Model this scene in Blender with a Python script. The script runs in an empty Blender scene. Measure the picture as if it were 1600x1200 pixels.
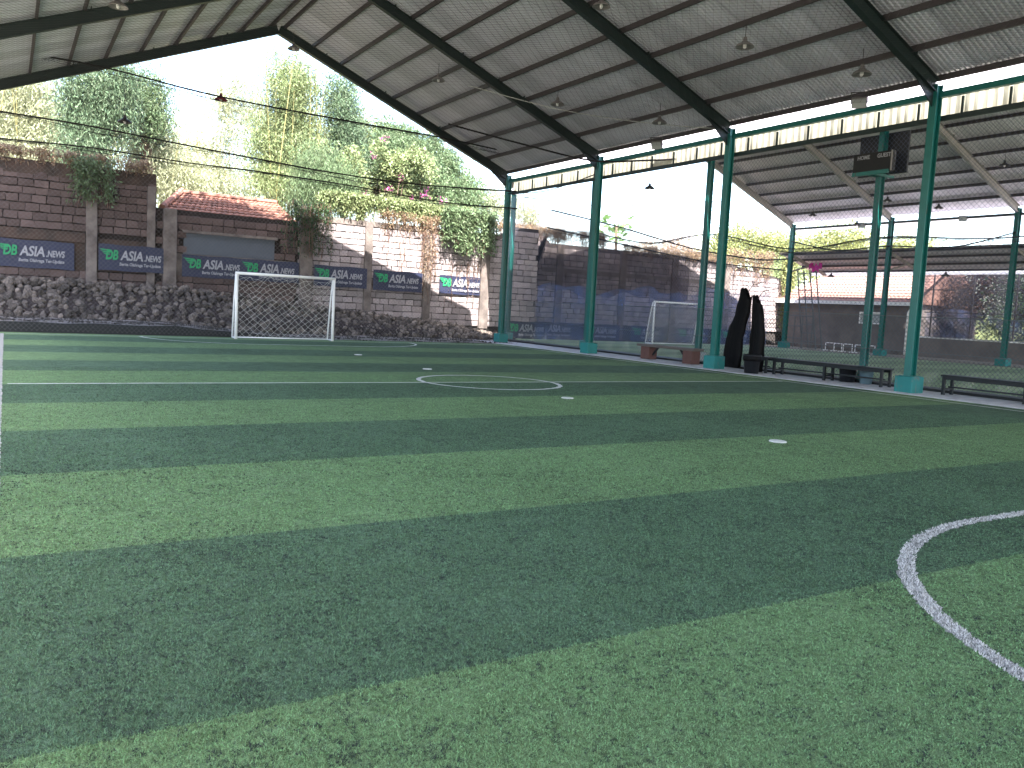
import bpy, bmesh, math, random
import numpy as np
from mathutils import Vector, Matrix, Euler
rnd = random.Random(7); nr = np.random.default_rng(11)
scene = bpy.context.scene
COL = scene.collection
# ------------------------------------------------------------------ camera
cam_d = bpy.data.cameras.new('camera'); cam = bpy.data.objects.new('camera', cam_d); COL.objects.link(cam)
YAW, PITCH, ROLL = .5488, -.0911, .0511
fw = Vector((math.sin(YAW)*math.cos(PITCH), math.cos(YAW)*math.cos(PITCH), math.sin(PITCH)))
rt0 = Vector((math.cos(YAW), -math.sin(YAW), 0)); up0 = rt0.cross(fw)
rt = rt0*math.cos(ROLL) + up0*math.sin(ROLL); up = up0*math.cos(ROLL) - rt0*math.sin(ROLL)
cam.matrix_world = Matrix(((rt.x, up.x, -fw.x, 0), (rt.y, up.y, -fw.y, 0), (rt.z, up.z, -fw.z, 1.3855), (0, 0, 0, 1)))
cam_d.sensor_width = 36; cam_d.lens = 1301.2/1600*36; cam_d.clip_start = .05; cam_d.clip_end = 2000
scene.camera = cam
# ------------------------------------------------------------------ sky, sun, exposure
SUN = Vector((.25, 1, -1.74)).normalized()
world = bpy.data.worlds.new('World'); scene.world = world; world.use_nodes = True
wn = world.node_tree.nodes; wl = world.node_tree.links
sky = wn.new('ShaderNodeTexSky'); sky.sky_type = 'NISHITA'; sky.sun_disc = False
sky.sun_elevation = math.asin(-SUN.z); sky.sun_rotation = math.atan2(-SUN.x, -SUN.y)
sky.air_density = 1.0; sky.dust_density = 2.5; sky.ozone_density = 1.0
bg = wn['Background']; bg.inputs['Strength'].default_value = .15
wl.new(sky.outputs[0], bg.inputs[0])
sd = bpy.data.lights.new('sun', 'SUN'); sd.energy = 5.0; sd.angle = math.radians(.5); sd.color = (1, .95, .87)
so = bpy.data.objects.new('sun', sd); COL.objects.link(so); so.location = (-10, -30, 60)
so.rotation_euler = SUN.to_track_quat('-Z', 'Y').to_euler()
scene.view_settings.view_transform = 'Standard'; scene.view_settings.look = 'None'
scene.view_settings.gamma = 1; scene.view_settings.use_curve_mapping = False
scene.view_settings.exposure = 3.12
scene.render.engine = 'CYCLES'
cy = scene.cycles
cy.max_bounces = 10; cy.diffuse_bounces = 6; cy.glossy_bounces = 3; cy.transmission_bounces = 6; cy.transparent_max_bounces = 24
cy.use_denoising = True; cy.sample_clamp_indirect = 8
try: cy.denoiser = 'OPENIMAGEDENOISE'
except Exception: pass

# ------------------------------------------------------------------ materials
def mat(name, col, rough=.7, metal=0., var=.0, vscale=8., bump=0., bscale=60., obj_var=0., isl_var=0., col2=None, spec=.3, trans=0., alpha=1., coords='Object', stretch=None, hue=0.):
    m = bpy.data.materials.new(name); m.use_nodes = True
    nt = m.node_tree; N = nt.nodes; L = nt.links
    b = N['Principled BSDF']; out = N['Material Output']
    b.inputs['Roughness'].default_value = rough; b.inputs['Metallic'].default_value = metal
    b.inputs['Specular IOR Level'].default_value = spec
    tc = N.new('ShaderNodeTexCoord'); vec = tc.outputs[coords]
    if stretch:
        mp = N.new('ShaderNodeMapping'); mp.inputs['Scale'].default_value = stretch; L.new(vec, mp.inputs[0]); vec = mp.outputs[0]
    rgb = N.new('ShaderNodeRGB'); rgb.outputs[0].default_value = (*col, 1); c = rgb.outputs[0]
    def noise(sc, det=6, ro=.6):
        n = N.new('ShaderNodeTexNoise'); n.inputs['Scale'].default_value = sc; n.inputs['Detail'].default_value = det; n.inputs['Roughness'].default_value = ro
        L.new(vec, n.inputs['Vector']); return n.outputs['Fac']
    if col2 is not None:
        r = N.new('ShaderNodeValToRGB'); r.color_ramp.elements[0].position = .38; r.color_ramp.elements[1].position = .62
        L.new(noise(vscale), r.inputs[0])
        r.color_ramp.elements[0].color = (*col, 1); r.color_ramp.elements[1].color = (*col2, 1); c = r.outputs[0]
    val = None
    def addv(sock, amt):
        nonlocal val
        mr = N.new('ShaderNodeMapRange'); mr.inputs['To Min'].default_value = 1-amt; mr.inputs['To Max'].default_value = 1+amt
        L.new(sock, mr.inputs['Value'])
        if val is None: val = mr.outputs[0]
        else:
            mu = N.new('ShaderNodeMath'); mu.operation = 'MULTIPLY'; L.new(val, mu.inputs[0]); L.new(mr.outputs[0], mu.inputs[1]); val = mu.outputs[0]
    if var: addv(noise(vscale*1.7, 8, .65), var)
    if obj_var: addv(N.new('ShaderNodeObjectInfo').outputs['Random'], obj_var)
    if isl_var: addv(N.new('ShaderNodeNewGeometry').outputs['Random Per Island'], isl_var)
    if val is not None or hue:
        h = N.new('ShaderNodeHueSaturation'); L.new(c, h.inputs['Color'])
        if val is not None: L.new(val, h.inputs['Value'])
        if hue:
            mr = N.new('ShaderNodeMapRange'); mr.inputs['To Min'].default_value = .5-hue; mr.inputs['To Max'].default_value = .5+hue
            g = N.new('ShaderNodeNewGeometry'); L.new(g.outputs['Random Per Island'], mr.inputs['Value']); L.new(mr.outputs[0], h.inputs['Hue'])
        c = h.outputs[0]
    L.new(c, b.inputs['Base Color'])
    if bump:
        bp = N.new('ShaderNodeBump'); bp.inputs['Strength'].default_value = 1; bp.inputs['Distance'].default_value = bump
        L.new(noise(bscale, 6, .7), bp.inputs['Height']); L.new(bp.outputs[0], b.inputs['Normal'])
    sh = b.outputs[0]
    if trans:
        t = N.new('ShaderNodeBsdfTranslucent'); L.new(c, t.inputs['Color'])
        mx = N.new('ShaderNodeMixShader'); mx.inputs[0].default_value = trans; L.new(sh, mx.inputs[1]); L.new(t.outputs[0], mx.inputs[2]); sh = mx.outputs[0]
    if alpha < 1:
        t = N.new('ShaderNodeBsdfTransparent'); mx = N.new('ShaderNodeMixShader')
        mr = N.new('ShaderNodeMapRange'); mr.inputs['From Min'].default_value = .3; mr.inputs['From Max'].default_value = .7
        mr.inputs['To Min'].default_value = max(alpha-.25, .02); mr.inputs['To Max'].default_value = min(alpha+.25, .98)
        L.new(noise(1.3, 5), mr.inputs['Value']); L.new(mr.outputs[0], mx.inputs[0])
        L.new(t.outputs[0], mx.inputs[1]); L.new(sh, mx.inputs[2]); sh = mx.outputs[0]
    L.new(sh, out.inputs['Surface'])
    return m
M = {}
def turf(name, col):
    # pile colour with dark rubber infill showing through in patches of several sizes
    m = mat(name, col, .92, bump=.010, bscale=150, spec=.1); nt = m.node_tree; N = nt.nodes; L = nt.links
    b = N['Principled BSDF']; tc = N.new('ShaderNodeTexCoord'); cur = None
    for sc, lo, hi, det in ((210, .35, 1.75, 2), (34, .62, 1.4, 4), (5, .82, 1.18, 4), (.7, .88, 1.12, 3)):
        n = N.new('ShaderNodeTexNoise'); n.inputs['Scale'].default_value = sc; n.inputs['Detail'].default_value = det; L.new(tc.outputs['Object'], n.inputs['Vector'])
        r = N.new('ShaderNodeMapRange'); r.inputs['From Min'].default_value = .3; r.inputs['From Max'].default_value = .7; r.inputs['To Min'].default_value = lo; r.inputs['To Max'].default_value = hi
        L.new(n.outputs['Fac'], r.inputs['Value'])
        if cur is None: cur = r.outputs[0]
        else:
            k = N.new('ShaderNodeMath'); k.operation = 'MULTIPLY'; L.new(cur, k.inputs[0]); L.new(r.outputs[0], k.inputs[1]); cur = k.outputs[0]
    h = N.new('ShaderNodeHueSaturation'); h.inputs['Color'].default_value = (*col, 1); L.new(cur, h.inputs['Value']); L.new(h.outputs[0], b.inputs['Base Color'])
    return m
M['turf_light'] = turf('turf_light', (.118, .176, .084)); M['turf_dark'] = turf('turf_dark', (.068, .106, .064))
M['turf_second'] = turf('turf_second', (.21, .27, .16)); M['turf_second_dark'] = turf('turf_second_dark', (.155, .21, .125))
M['fibre_light'] = mat('fibre_light', (.138, .222, .094), .65, isl_var=.55, hue=.025, spec=.25, trans=.2)
M['fibre_dark'] = mat('fibre_dark', (.084, .140, .072), .65, isl_var=.55, hue=.025, spec=.25, trans=.2)
M['rubber'] = mat('rubber', (.018, .024, .020), .8)
M['fibre_white'] = mat('fibre_white', (.50, .47, .44), .7, isl_var=.3, trans=.2)
M['line_white'] = mat('line_white', (.33, .31, .29), .85, var=.75, vscale=70, bump=.02, bscale=150)
M['line_far'] = mat('line_far', (.58, .56, .53), .85, var=.35, vscale=30, bump=.01, bscale=140)
M['ground'] = mat('ground', (.16, .13, .10), .95, col2=(.22, .20, .17), var=.3, vscale=2.2, bump=.02, bscale=30)
M['gravel'] = mat('gravel', (.13, .11, .10), .95, col2=(.22, .19, .17), var=.5, vscale=9, bump=.03, bscale=26)
M['path'] = mat('path', (.40, .38, .40), .85, col2=(.55, .53, .55), var=.25, vscale=2.5, bump=.006, bscale=40)
M['sheet'] = mat('sheet', (.50, .50, .56), .42, metal=.2, var=.18, vscale=1.2, obj_var=.16, spec=.5)
M['sheet_old'] = mat('sheet_old', (.60, .56, .60), .5, metal=.15, var=.25, vscale=1.0, obj_var=.12)
M['purlin'] = mat('purlin', (.050, .042, .046), .6, var=.3, vscale=3)
M['rafter_green'] = mat('rafter_green', (.009, .020, .020), .5, var=.25, vscale=3, spec=.4)
M['rafter_grey'] = mat('rafter_grey', (.30, .28, .26), .6, var=.2, vscale=2)
def worn(name, col, rust, rough=.42, thr=.63, sc=5.):
    # paint with chips and rust streaks
    m = mat(name, col, rough, var=.28, vscale=2.2, bump=.0015, bscale=30, spec=.45); nt = m.node_tree; N = nt.nodes; L = nt.links; b = N['Principled BSDF']
    src = b.inputs['Base Color'].links[0].from_socket; tc = N.new('ShaderNodeTexCoord'); mp = N.new('ShaderNodeMapping'); mp.inputs['Scale'].default_value = (1, 1, .3); L.new(tc.outputs['Object'], mp.inputs[0])
    n = N.new('ShaderNodeTexNoise'); n.inputs['Scale'].default_value = sc; n.inputs['Detail'].default_value = 9; n.inputs['Roughness'].default_value = .7; L.new(mp.outputs[0], n.inputs['Vector'])
    r = N.new('ShaderNodeMapRange'); r.inputs['From Min'].default_value = thr; r.inputs['From Max'].default_value = thr+.05; L.new(n.outputs['Fac'], r.inputs['Value'])
    mx = N.new('ShaderNodeMixRGB'); L.new(r.outputs[0], mx.inputs[0]); L.new(src, mx.inputs[1]); mx.inputs[2].default_value = (*rust, 1); L.new(mx.outputs[0], b.inputs['Base Color'])
    return m
M['teal'] = worn('teal', (.006, .110, .098), (.05, .06, .045))
M['teal_dark'] = mat('teal_dark', (.006, .10, .092), .45, var=.2, vscale=2.2)
M['teal_block'] = worn('teal_block', (.012, .15, .145), (.10, .12, .11), .65, .58, 4.)
M['grey_block'] = mat('grey_block', (.22, .24, .25), .8, var=.25, vscale=5, bump=.008, bscale=25)
M['cream_sheet'] = mat('cream_sheet', (.50, .48, .40), .6, var=.3, vscale=1.6, trans=.14)
M['white_sheet'] = mat('white_sheet', (.78, .77, .80), .6, var=.1, vscale=1.6, trans=.5)
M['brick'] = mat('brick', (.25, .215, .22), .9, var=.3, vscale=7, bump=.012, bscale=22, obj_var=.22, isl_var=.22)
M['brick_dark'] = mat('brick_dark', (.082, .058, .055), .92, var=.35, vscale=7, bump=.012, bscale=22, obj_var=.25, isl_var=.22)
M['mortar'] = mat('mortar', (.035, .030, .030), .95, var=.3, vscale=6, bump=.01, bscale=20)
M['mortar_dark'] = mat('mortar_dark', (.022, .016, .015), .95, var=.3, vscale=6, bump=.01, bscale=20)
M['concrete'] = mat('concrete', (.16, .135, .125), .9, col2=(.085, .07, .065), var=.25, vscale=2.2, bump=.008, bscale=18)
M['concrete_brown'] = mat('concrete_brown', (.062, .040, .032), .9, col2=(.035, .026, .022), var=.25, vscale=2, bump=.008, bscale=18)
M['plaster_blue'] = mat('plaster_blue', (.075, .085, .105), .85, var=.2, vscale=3, bump=.003, bscale=20)
M['stone'] = mat('stone', (.030, .025, .023), .9, col2=(.10, .082, .070), var=.5, vscale=3.5, bump=.03, bscale=12, obj_var=.55, isl_var=.5)
M['black'] = mat('black', (.012, .012, .014), .6, var=.3, vscale=5)
M['tarp'] = mat('tarp', (.004, .0035, .004), .6, var=.3, vscale=6, bump=.012, bscale=9, spec=.12)
M['plastic_black'] = mat('plastic_black', (.015, .016, .02), .5)
M['blue_tub'] = mat('blue_tub', (.14, .21, .25), .5, var=.1)
M['banner'] = mat('banner', (.016, .020, .050), .55, var=.25, vscale=3, spec=.4)
M['logo_green'] = mat('logo_green', (.015, .22, .09), .5)
M['logo_white'] = mat('logo_white', (.25, .25, .28), .5)
M['white_paint'] = mat('white_paint', (.74, .72, .72), .45, var=.08, vscale=4)
M['net_white'] = mat('net_white', (.60, .58, .54), .8)
M['net_dark'] = mat('net_dark', (.03, .03, .032), .8)
M['net_grey'] = mat('net_grey', (.11, .105, .105), .8)
M['net_blue'] = mat('net_blue', (.10, .11, .17), .8)
M['wire'] = mat('wire', (.10, .11, .12), .5, metal=.4)
M['blue_net'] = mat('blue_net', (.11, .18, .42), .8, alpha=.34, trans=.3)
M['dense_net'] = mat('dense_net', (.018, .018, .026), .9, alpha=.72, trans=.1)
M['shade_net'] = mat('shade_net', (.05, .035, .042), .9, alpha=.5, trans=.2)
M['terracotta'] = mat('terracotta', (.22, .10, .075), .85, col2=(.13, .065, .05), var=.35, vscale=4, isl_var=.3, obj_var=.2)
M['house_tile'] = mat('house_tile', (.17, .095, .08), .85, var=.25, vscale=3, isl_var=.25)
M['house_wall'] = mat('house_wall', (.17, .145, .14), .9, col2=(.12, .105, .105), var=.2, vscale=1.2, bump=.004, bscale=14)
M['glass'] = mat('glass', (.35, .36, .36), .2, spec=.6)
M['bench_wood'] = mat('bench_wood', (.10, .080, .072), .7, var=.25, vscale=4, stretch=(6, .6, 6))
M['bench_brick'] = mat('bench_brick', (.105, .052, .044), .9, var=.3, vscale=5, bump=.004, bscale=30)
M['bench_dark'] = mat('bench_dark', (.008, .009, .011), .5, var=.2)
M['lamp'] = mat('lamp', (.22, .20, .20), .45, metal=.3, var=.1)
M['lamp_dark'] = mat('lamp_dark', (.05, .045, .045), .5)
M['lamp_red'] = mat('lamp_red', (.20, .03, .04), .5)
M['rope'] = mat('rope', (.022, .02, .022), .9)
M['cable_white'] = mat('cable_white', (.5, .5, .48), .6)
M['bark'] = mat('bark', (.14, .10, .075), .9, var=.3, vscale=6, bump=.01, bscale=20)
M['culm'] = mat('culm', (.24, .22, .09), .6, obj_var=.2, isl_var=.25)
M['pink'] = mat('pink', (.42, .09, .26), .7, trans=.4, isl_var=.25)
M['magenta'] = mat('magenta', (.6, .04, .35), .6, trans=.2)
M['pale_far'] = mat('pale_far', (.50, .47, .50), .9)
M['roots'] = mat('roots', (.17, .10, .075), .9, isl_var=.35)
def leafmat(name, col, iv=.45, hue=.025, trans=.4): M[name] = mat(name, col, .55, isl_var=iv, hue=hue, spec=.3, trans=trans)
leafmat('leaf_bamboo', (.205, .245, .115)); leafmat('leaf_pale', (.32, .335, .215)); leafmat('leaf_green', (.125, .175, .09))
leafmat('leaf_dark', (.035, .075, .028)); leafmat('leaf_teal', (.12, .172, .10)); leafmat('leaf_bright', (.22, .235, .09))
leafmat('leaf_dry', (.24, .165, .11)); leafmat('leaf_red', (.055, .028, .022)); leafmat('leaf_papaya', (.10, .17, .05))  # shade on the trees behind the far net is put into leaf_red

# ------------------------------------------------------------------ helpers
def link(o, parent=None):
    COL.objects.link(o)
    if parent is not None: o.parent = parent
    return o
def tag(o, label=None, cat=None, group=None, kind=None):
    if label: o['label'] = label
    if cat: o['category'] = cat
    if group: o['group'] = group
    if kind: o['kind'] = kind
    return o
def thing(name, label, cat, loc=(0, 0, 0), group=None, kind=None):
    o = bpy.data.objects.new(name, None); o.empty_display_size = .2; COL.objects.link(o); o.location = loc
    return tag(o, label, cat, group, kind)
class MB:
    def __init__(s): s.v = []; s.f = []
    def add(s, vs, fs):
        n = len(s.v); s.v += [tuple(v) for v in vs]; s.f += [tuple(i+n for i in f) for f in fs]; return s
    def box(s, x0, x1, y0, y1, z0, z1):
        return s.add([(x0,y0,z0),(x1,y0,z0),(x1,y1,z0),(x0,y1,z0),(x0,y0,z1),(x1,y0,z1),(x1,y1,z1),(x0,y1,z1)],
            [(0,3,2,1),(4,5,6,7),(0,1,5,4),(1,2,6,5),(2,3,7,6),(3,0,4,7)])
    def bar(s, a, b, w, h, upv=(0,0,1)):
        a = Vector(a); b = Vector(b); d = (b-a).normalized(); sd = d.cross(Vector(upv))
        if sd.length < 1e-4: sd = d.cross(Vector((1,0,0)))
        sd.normalize(); u = sd.cross(d); vs = []
        for p in (a, b):
            for i, j in ((-1,-1),(1,-1),(1,1),(-1,1)): vs.append(p+sd*(i*w/2)+u*(j*h/2))
        return s.add(vs, [(0,1,2,3),(7,6,5,4),(0,4,5,1),(1,5,6,2),(2,6,7,3),(3,7,4,0)])
    def tube(s, pts, r, n=6, caps=True):
        pts = [Vector(p) for p in pts]; rs = r if isinstance(r, (list, tuple)) else [r]*len(pts)
        base = len(s.v); ref = None
        for i, p in enumerate(pts):
            d = (pts[min(i+1, len(pts)-1)]-pts[max(i-1, 0)]).normalized()
            if ref is None: ref = d.cross(Vector((0,0,1)) if abs(d.z) < .9 else Vector((1,0,0))).normalized()
            ref = (ref-d*ref.dot(d)).normalized(); o = d.cross(ref)
            for k in range(n):
                a = 2*math.pi*k/n; s.v.append(tuple(p+(ref*math.cos(a)+o*math.sin(a))*rs[i]))
        for i in range(len(pts)-1):
            for k in range(n):
                a = base+i*n+k; b = base+i*n+(k+1)%n; s.f.append((a, b, b+n, a+n))
        if caps:
            s.f.append(tuple(base+k for k in reversed(range(n)))); s.f.append(tuple(base+(len(pts)-1)*n+k for k in range(n)))
        return s
    def lathe(s, prof, c=(0,0,0), n=20):
        base = len(s.v)
        for r, z in prof:
            for k in range(n):
                a = 2*math.pi*k/n; s.v.append((c[0]+r*math.cos(a), c[1]+r*math.sin(a), c[2]+z))
        for i in range(len(prof)-1):
            for k in range(n):
                a = base+i*n+k; b = base+i*n+(k+1)%n; s.f.append((a, b, b+n, a+n))
        return s
    def mesh(s, name, m, smooth=False):
        me = bpy.data.meshes.new(name); me.from_pydata(s.v, [], s.f); me.update()
        if m is not None: me.materials.append(M[m] if isinstance(m, str) else m)
        if smooth: me.shade_smooth()
        return me
    def build(s, name, m, parent=None, smooth=False, loc=None, bevel=0):
        me = s.mesh(name, m, smooth)
        if bevel: bevel_mesh(me, bevel)
        o = bpy.data.objects.new(name, me); link(o, parent)
        if parent is not None and parent.type == 'EMPTY' and loc is None:
            o.location = -parent.location      # geometry given in world coordinates
        elif loc is not None: o.location = loc
        return o
def bevel_mesh(me, w, seg=1):
    bm = bmesh.new(); bm.from_mesh(me)
    bmesh.ops.bevel(bm, geom=bm.edges[:], offset=w, segments=seg, affect='EDGES', profile=.5)
    bm.to_mesh(me); bm.free()
def inst(name, me, parent, loc, rot=None, scale=None):
    o = bpy.data.objects.new(name, me); link(o, parent); o.location = Vector(loc)-(parent.location if parent else Vector())
    if rot: o.rotation_euler = rot
    if scale: o.scale = scale
    return o
def np_mesh(name, V, F, m, smooth=False):
    """V (n,3), F (m,k) all same size"""
    me = bpy.data.meshes.new(name); k = F.shape[1]
    me.vertices.add(len(V)); me.vertices.foreach_set('co', np.ascontiguousarray(V, np.float32).ravel())
    me.loops.add(F.size); me.loops.foreach_set('vertex_index', np.ascontiguousarray(F, np.int32).ravel())
    me.polygons.add(len(F)); me.polygons.foreach_set('loop_start', np.arange(0, F.size, k, dtype=np.int32))
    me.update(calc_edges=True); me.validate()
    me.materials.append(M[m])
    if smooth: me.shade_smooth()
    return me
def np_obj(name, V, F, m, parent=None):
    o = bpy.data.objects.new(name, np_mesh(name, V, F, m)); link(o, parent)
    if parent is not None: o.location = -parent.location
    return o
def strands(A, B, r):
    """thin three-sided rods from A[i] to B[i]"""
    A = np.asarray(A, float); B = np.asarray(B, float); n = len(A)
    d = B-A; d /= np.linalg.norm(d, axis=1, keepdims=True)+1e-9
    ref = np.where(np.abs(d[:, 2:3]) < .9, np.array([[0, 0, 1.]]), np.array([[1., 0, 0]]))
    s = np.cross(d, ref); s /= np.linalg.norm(s, axis=1, keepdims=True)+1e-9; t = np.cross(d, s)
    V = np.zeros((n, 6, 3))
    for k in range(3):
        a = 2*math.pi*k/3; o = (s*math.cos(a)+t*math.sin(a))*r
        V[:, k] = A+o; V[:, k+3] = B+o
    F = np.zeros((n, 3, 4), int); i = (np.arange(n)*6)[:, None]
    for k in range(3):
        F[:, k] = i+np.array([[k, (k+1)%3, (k+1)%3+3, k+3]])
    return V.reshape(-1, 3), F.reshape(-1, 4)
def diamond_net(o, u, v, U, V, pitch, r):
    o = np.array(o, float); u = np.array(u, float); v = np.array(v, float); A = []; B = []
    k = -V
    while k < U:
        a = max(0, k); b = min(U, k+V)
        if b-a > .02: A += [o+u*a+v*(a-k), o+u*a+v*(V-(a-k))]; B += [o+u*b+v*(b-k), o+u*b+v*(V-(b-k))]
        k += pitch
    return strands(A, B, r)
def join_np(parts):
    Vs, Fs, n = [], [], 0
    for V, F in parts: Vs.append(V); Fs.append(F+n); n += len(V)
    return np.concatenate(Vs), np.concatenate(Fs)
def leaf_cards(P, L, W, droop=.5, seed=1, dirs=None):
    g = np.random.default_rng(seed); n = len(P)
    d = g.normal(size=(n, 3)); d[:, 2] *= .6; d[:, 2] -= droop
    if dirs is not None: d += dirs
    d /= np.linalg.norm(d, axis=1, keepdims=True)
    q = g.normal(size=(n, 3)); s = np.cross(d, q); s /= np.linalg.norm(s, axis=1, keepdims=True)+1e-9
    l = (L*g.uniform(.6, 1.35, n))[:, None]; w = (W*g.uniform(.6, 1.3, n))[:, None]
    V = np.stack([P, P+d*l*.5+s*w*.5, P+d*l, P+d*l*.5-s*w*.5], 1).reshape(-1, 3)
    return V, np.arange(4*n).reshape(-1, 4)
def clump_points(blobs, n, seed, clusters=60, cr=.35, shell=.55, vert=1.0):
    """leaf positions in clusters spread through a union of ellipsoids (x,y,z,rx,ry,rz)"""
    g = np.random.default_rng(seed); B = np.array(blobs, float); w = np.prod(B[:, 3:], axis=1)**.7; w /= w.sum()
    i = g.choice(len(B), clusters, p=w); d = g.normal(size=(clusters, 3)); d /= np.linalg.norm(d, axis=1, keepdims=True)
    r = g.uniform(shell, 1.0, clusters)[:, None]
    c = B[i, :3]+d*r*B[i, 3:]
    k = g.choice(clusters, n, p=g.dirichlet(np.ones(clusters)*3))
    o = g.normal(size=(n, 3))*cr*g.uniform(.5, 1.3, (clusters, 1))[k]; o[:, 2] *= vert
    return c[k]+o
FINE = 1.55
def foliage(name, blobs, n, m, parent, L=.2, W=.07, droop=.5, seed=1, clusters=60, cr=.35, shell=.5, vert=1.):
    n = int(n*FINE); P = clump_points(blobs, n, seed, clusters, cr*1.15, shell, vert)
    V, F = leaf_cards(P, L*.85, W*.62, droop+.35, seed+99)
    o = np_obj(name, V, F, m, parent)
    return o

# ------------------------------------------------------------------ ground and pitch
gm = MB().add([(-400,-400,-.05),(500,-400,-.05),(500,600,-.05),(-400,600,-.05)], [(0,1,2,3)])
tag(gm.build('ground', 'ground'), 'bare earth round the sports halls', 'ground', kind='structure')
pitch = tag(MB().box(-2.2, 16.08, -12, 27.25, -.04, -.004).build('pitch', 'turf_dark'), 'striped green artificial turf pitch', 'pitch', kind='structure')
EDGES = [2.7+2.1*k for k in range(-7, 13)]
def strip_is_light(y): return (math.floor((y-2.7)/2.1)) % 2 == 1
for y0, y1 in zip([-12]+EDGES, EDGES+[27.25]):
    y0 = max(y0, -12); y1 = min(y1, 27.25)
    if y1-y0 < .05: continue
    lt = strip_is_light((y0+y1)/2)
    o = MB().add([(-2.2, y0, 0), (16.08, y0, 0), (16.08, y1, 0), (-2.2, y1, 0)], [(0,1,2,3)]).build('turf_strip', 'turf_light' if lt else 'turf_dark', pitch)
def ribbon(pts, w, jag=.006, z=.005, step=.12):
    P = []
    for a, b in zip(pts[:-1], pts[1:]):
        n = max(1, int((Vector(b)-Vector(a)).length/step))
        P += [Vector(a).lerp(Vector(b), i/n) for i in range(n)]
    P.append(Vector(pts[-1])); mb = MB(); vs = []
    for i, p in enumerate(P):
        d = (P[min(i+1, len(P)-1)]-P[max(i-1, 0)]).normalized(); s = Vector((-d.y, d.x))
        a = p+s*(w/2+rnd.uniform(-jag, jag)); b = p-s*(w/2+rnd.uniform(-jag, jag)); vs += [(a.x, a.y, z), (b.x, b.y, z)]
    mb.add(vs, [(2*i, 2*i+1, 2*i+3, 2*i+2) for i in range(len(P)-1)]); return mb
XC, GL, GN, YH = 7.61, 26.38, .5, 13.24
ribbon([(-.085, -8), (-.085, GL)], .085, .012, .004, .04).build('touchline', 'line_white', pitch)
ribbon([(15.5, -8), (15.5, GL)], .06, .006, .009).build('touchline', 'line_far', pitch)
ribbon([(-.0, GL), (15.5, GL)], .07, .009).build('goal_line', 'line_far', pitch)
ribbon([(-.0, GN), (15.5, GN)], .07, .009).build('goal_line', 'line_far', pitch)
ribbon([(.02, YH), (15.46, YH)], .07, .009).build('halfway_line', 'line_far', pitch)
ribbon([(XC+1.3*math.cos(a*math.pi/48), YH+1.3*math.sin(a*math.pi/48)) for a in range(97)], .085, .013, .009).build('centre_circle', 'line_far', pitch)
def dline(y0, sgn, R):
    pts = [(XC-1.5+R*math.cos(math.pi-a*math.pi/2/16), y0+sgn*R*math.sin(math.pi-a*math.pi/2/16)) for a in range(17)]
    pts += [(XC+1.5+R*math.cos(math.pi/2-a*math.pi/2/16), y0+sgn*R*math.sin(math.pi/2-a*math.pi/2/16)) for a in range(17)]
    return pts
DN = dline(GN, 1, 2.84); DF = dline(GL, -1, 2.76)
ribbon(DN, .082, .022, .003, .03).build('penalty_area_line', 'line_white', pitch)
ribbon(DF, .08, .013, .009).build('penalty_area_line', 'line_far', pitch)
for y in (19.95, 15.9, 10.74, 6.51):
    MB().lathe([(.0, .017), (.095, .017), (.1, .006)], (XC, y, 0), 18).build('penalty_mark', 'line_far', pitch)
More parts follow.
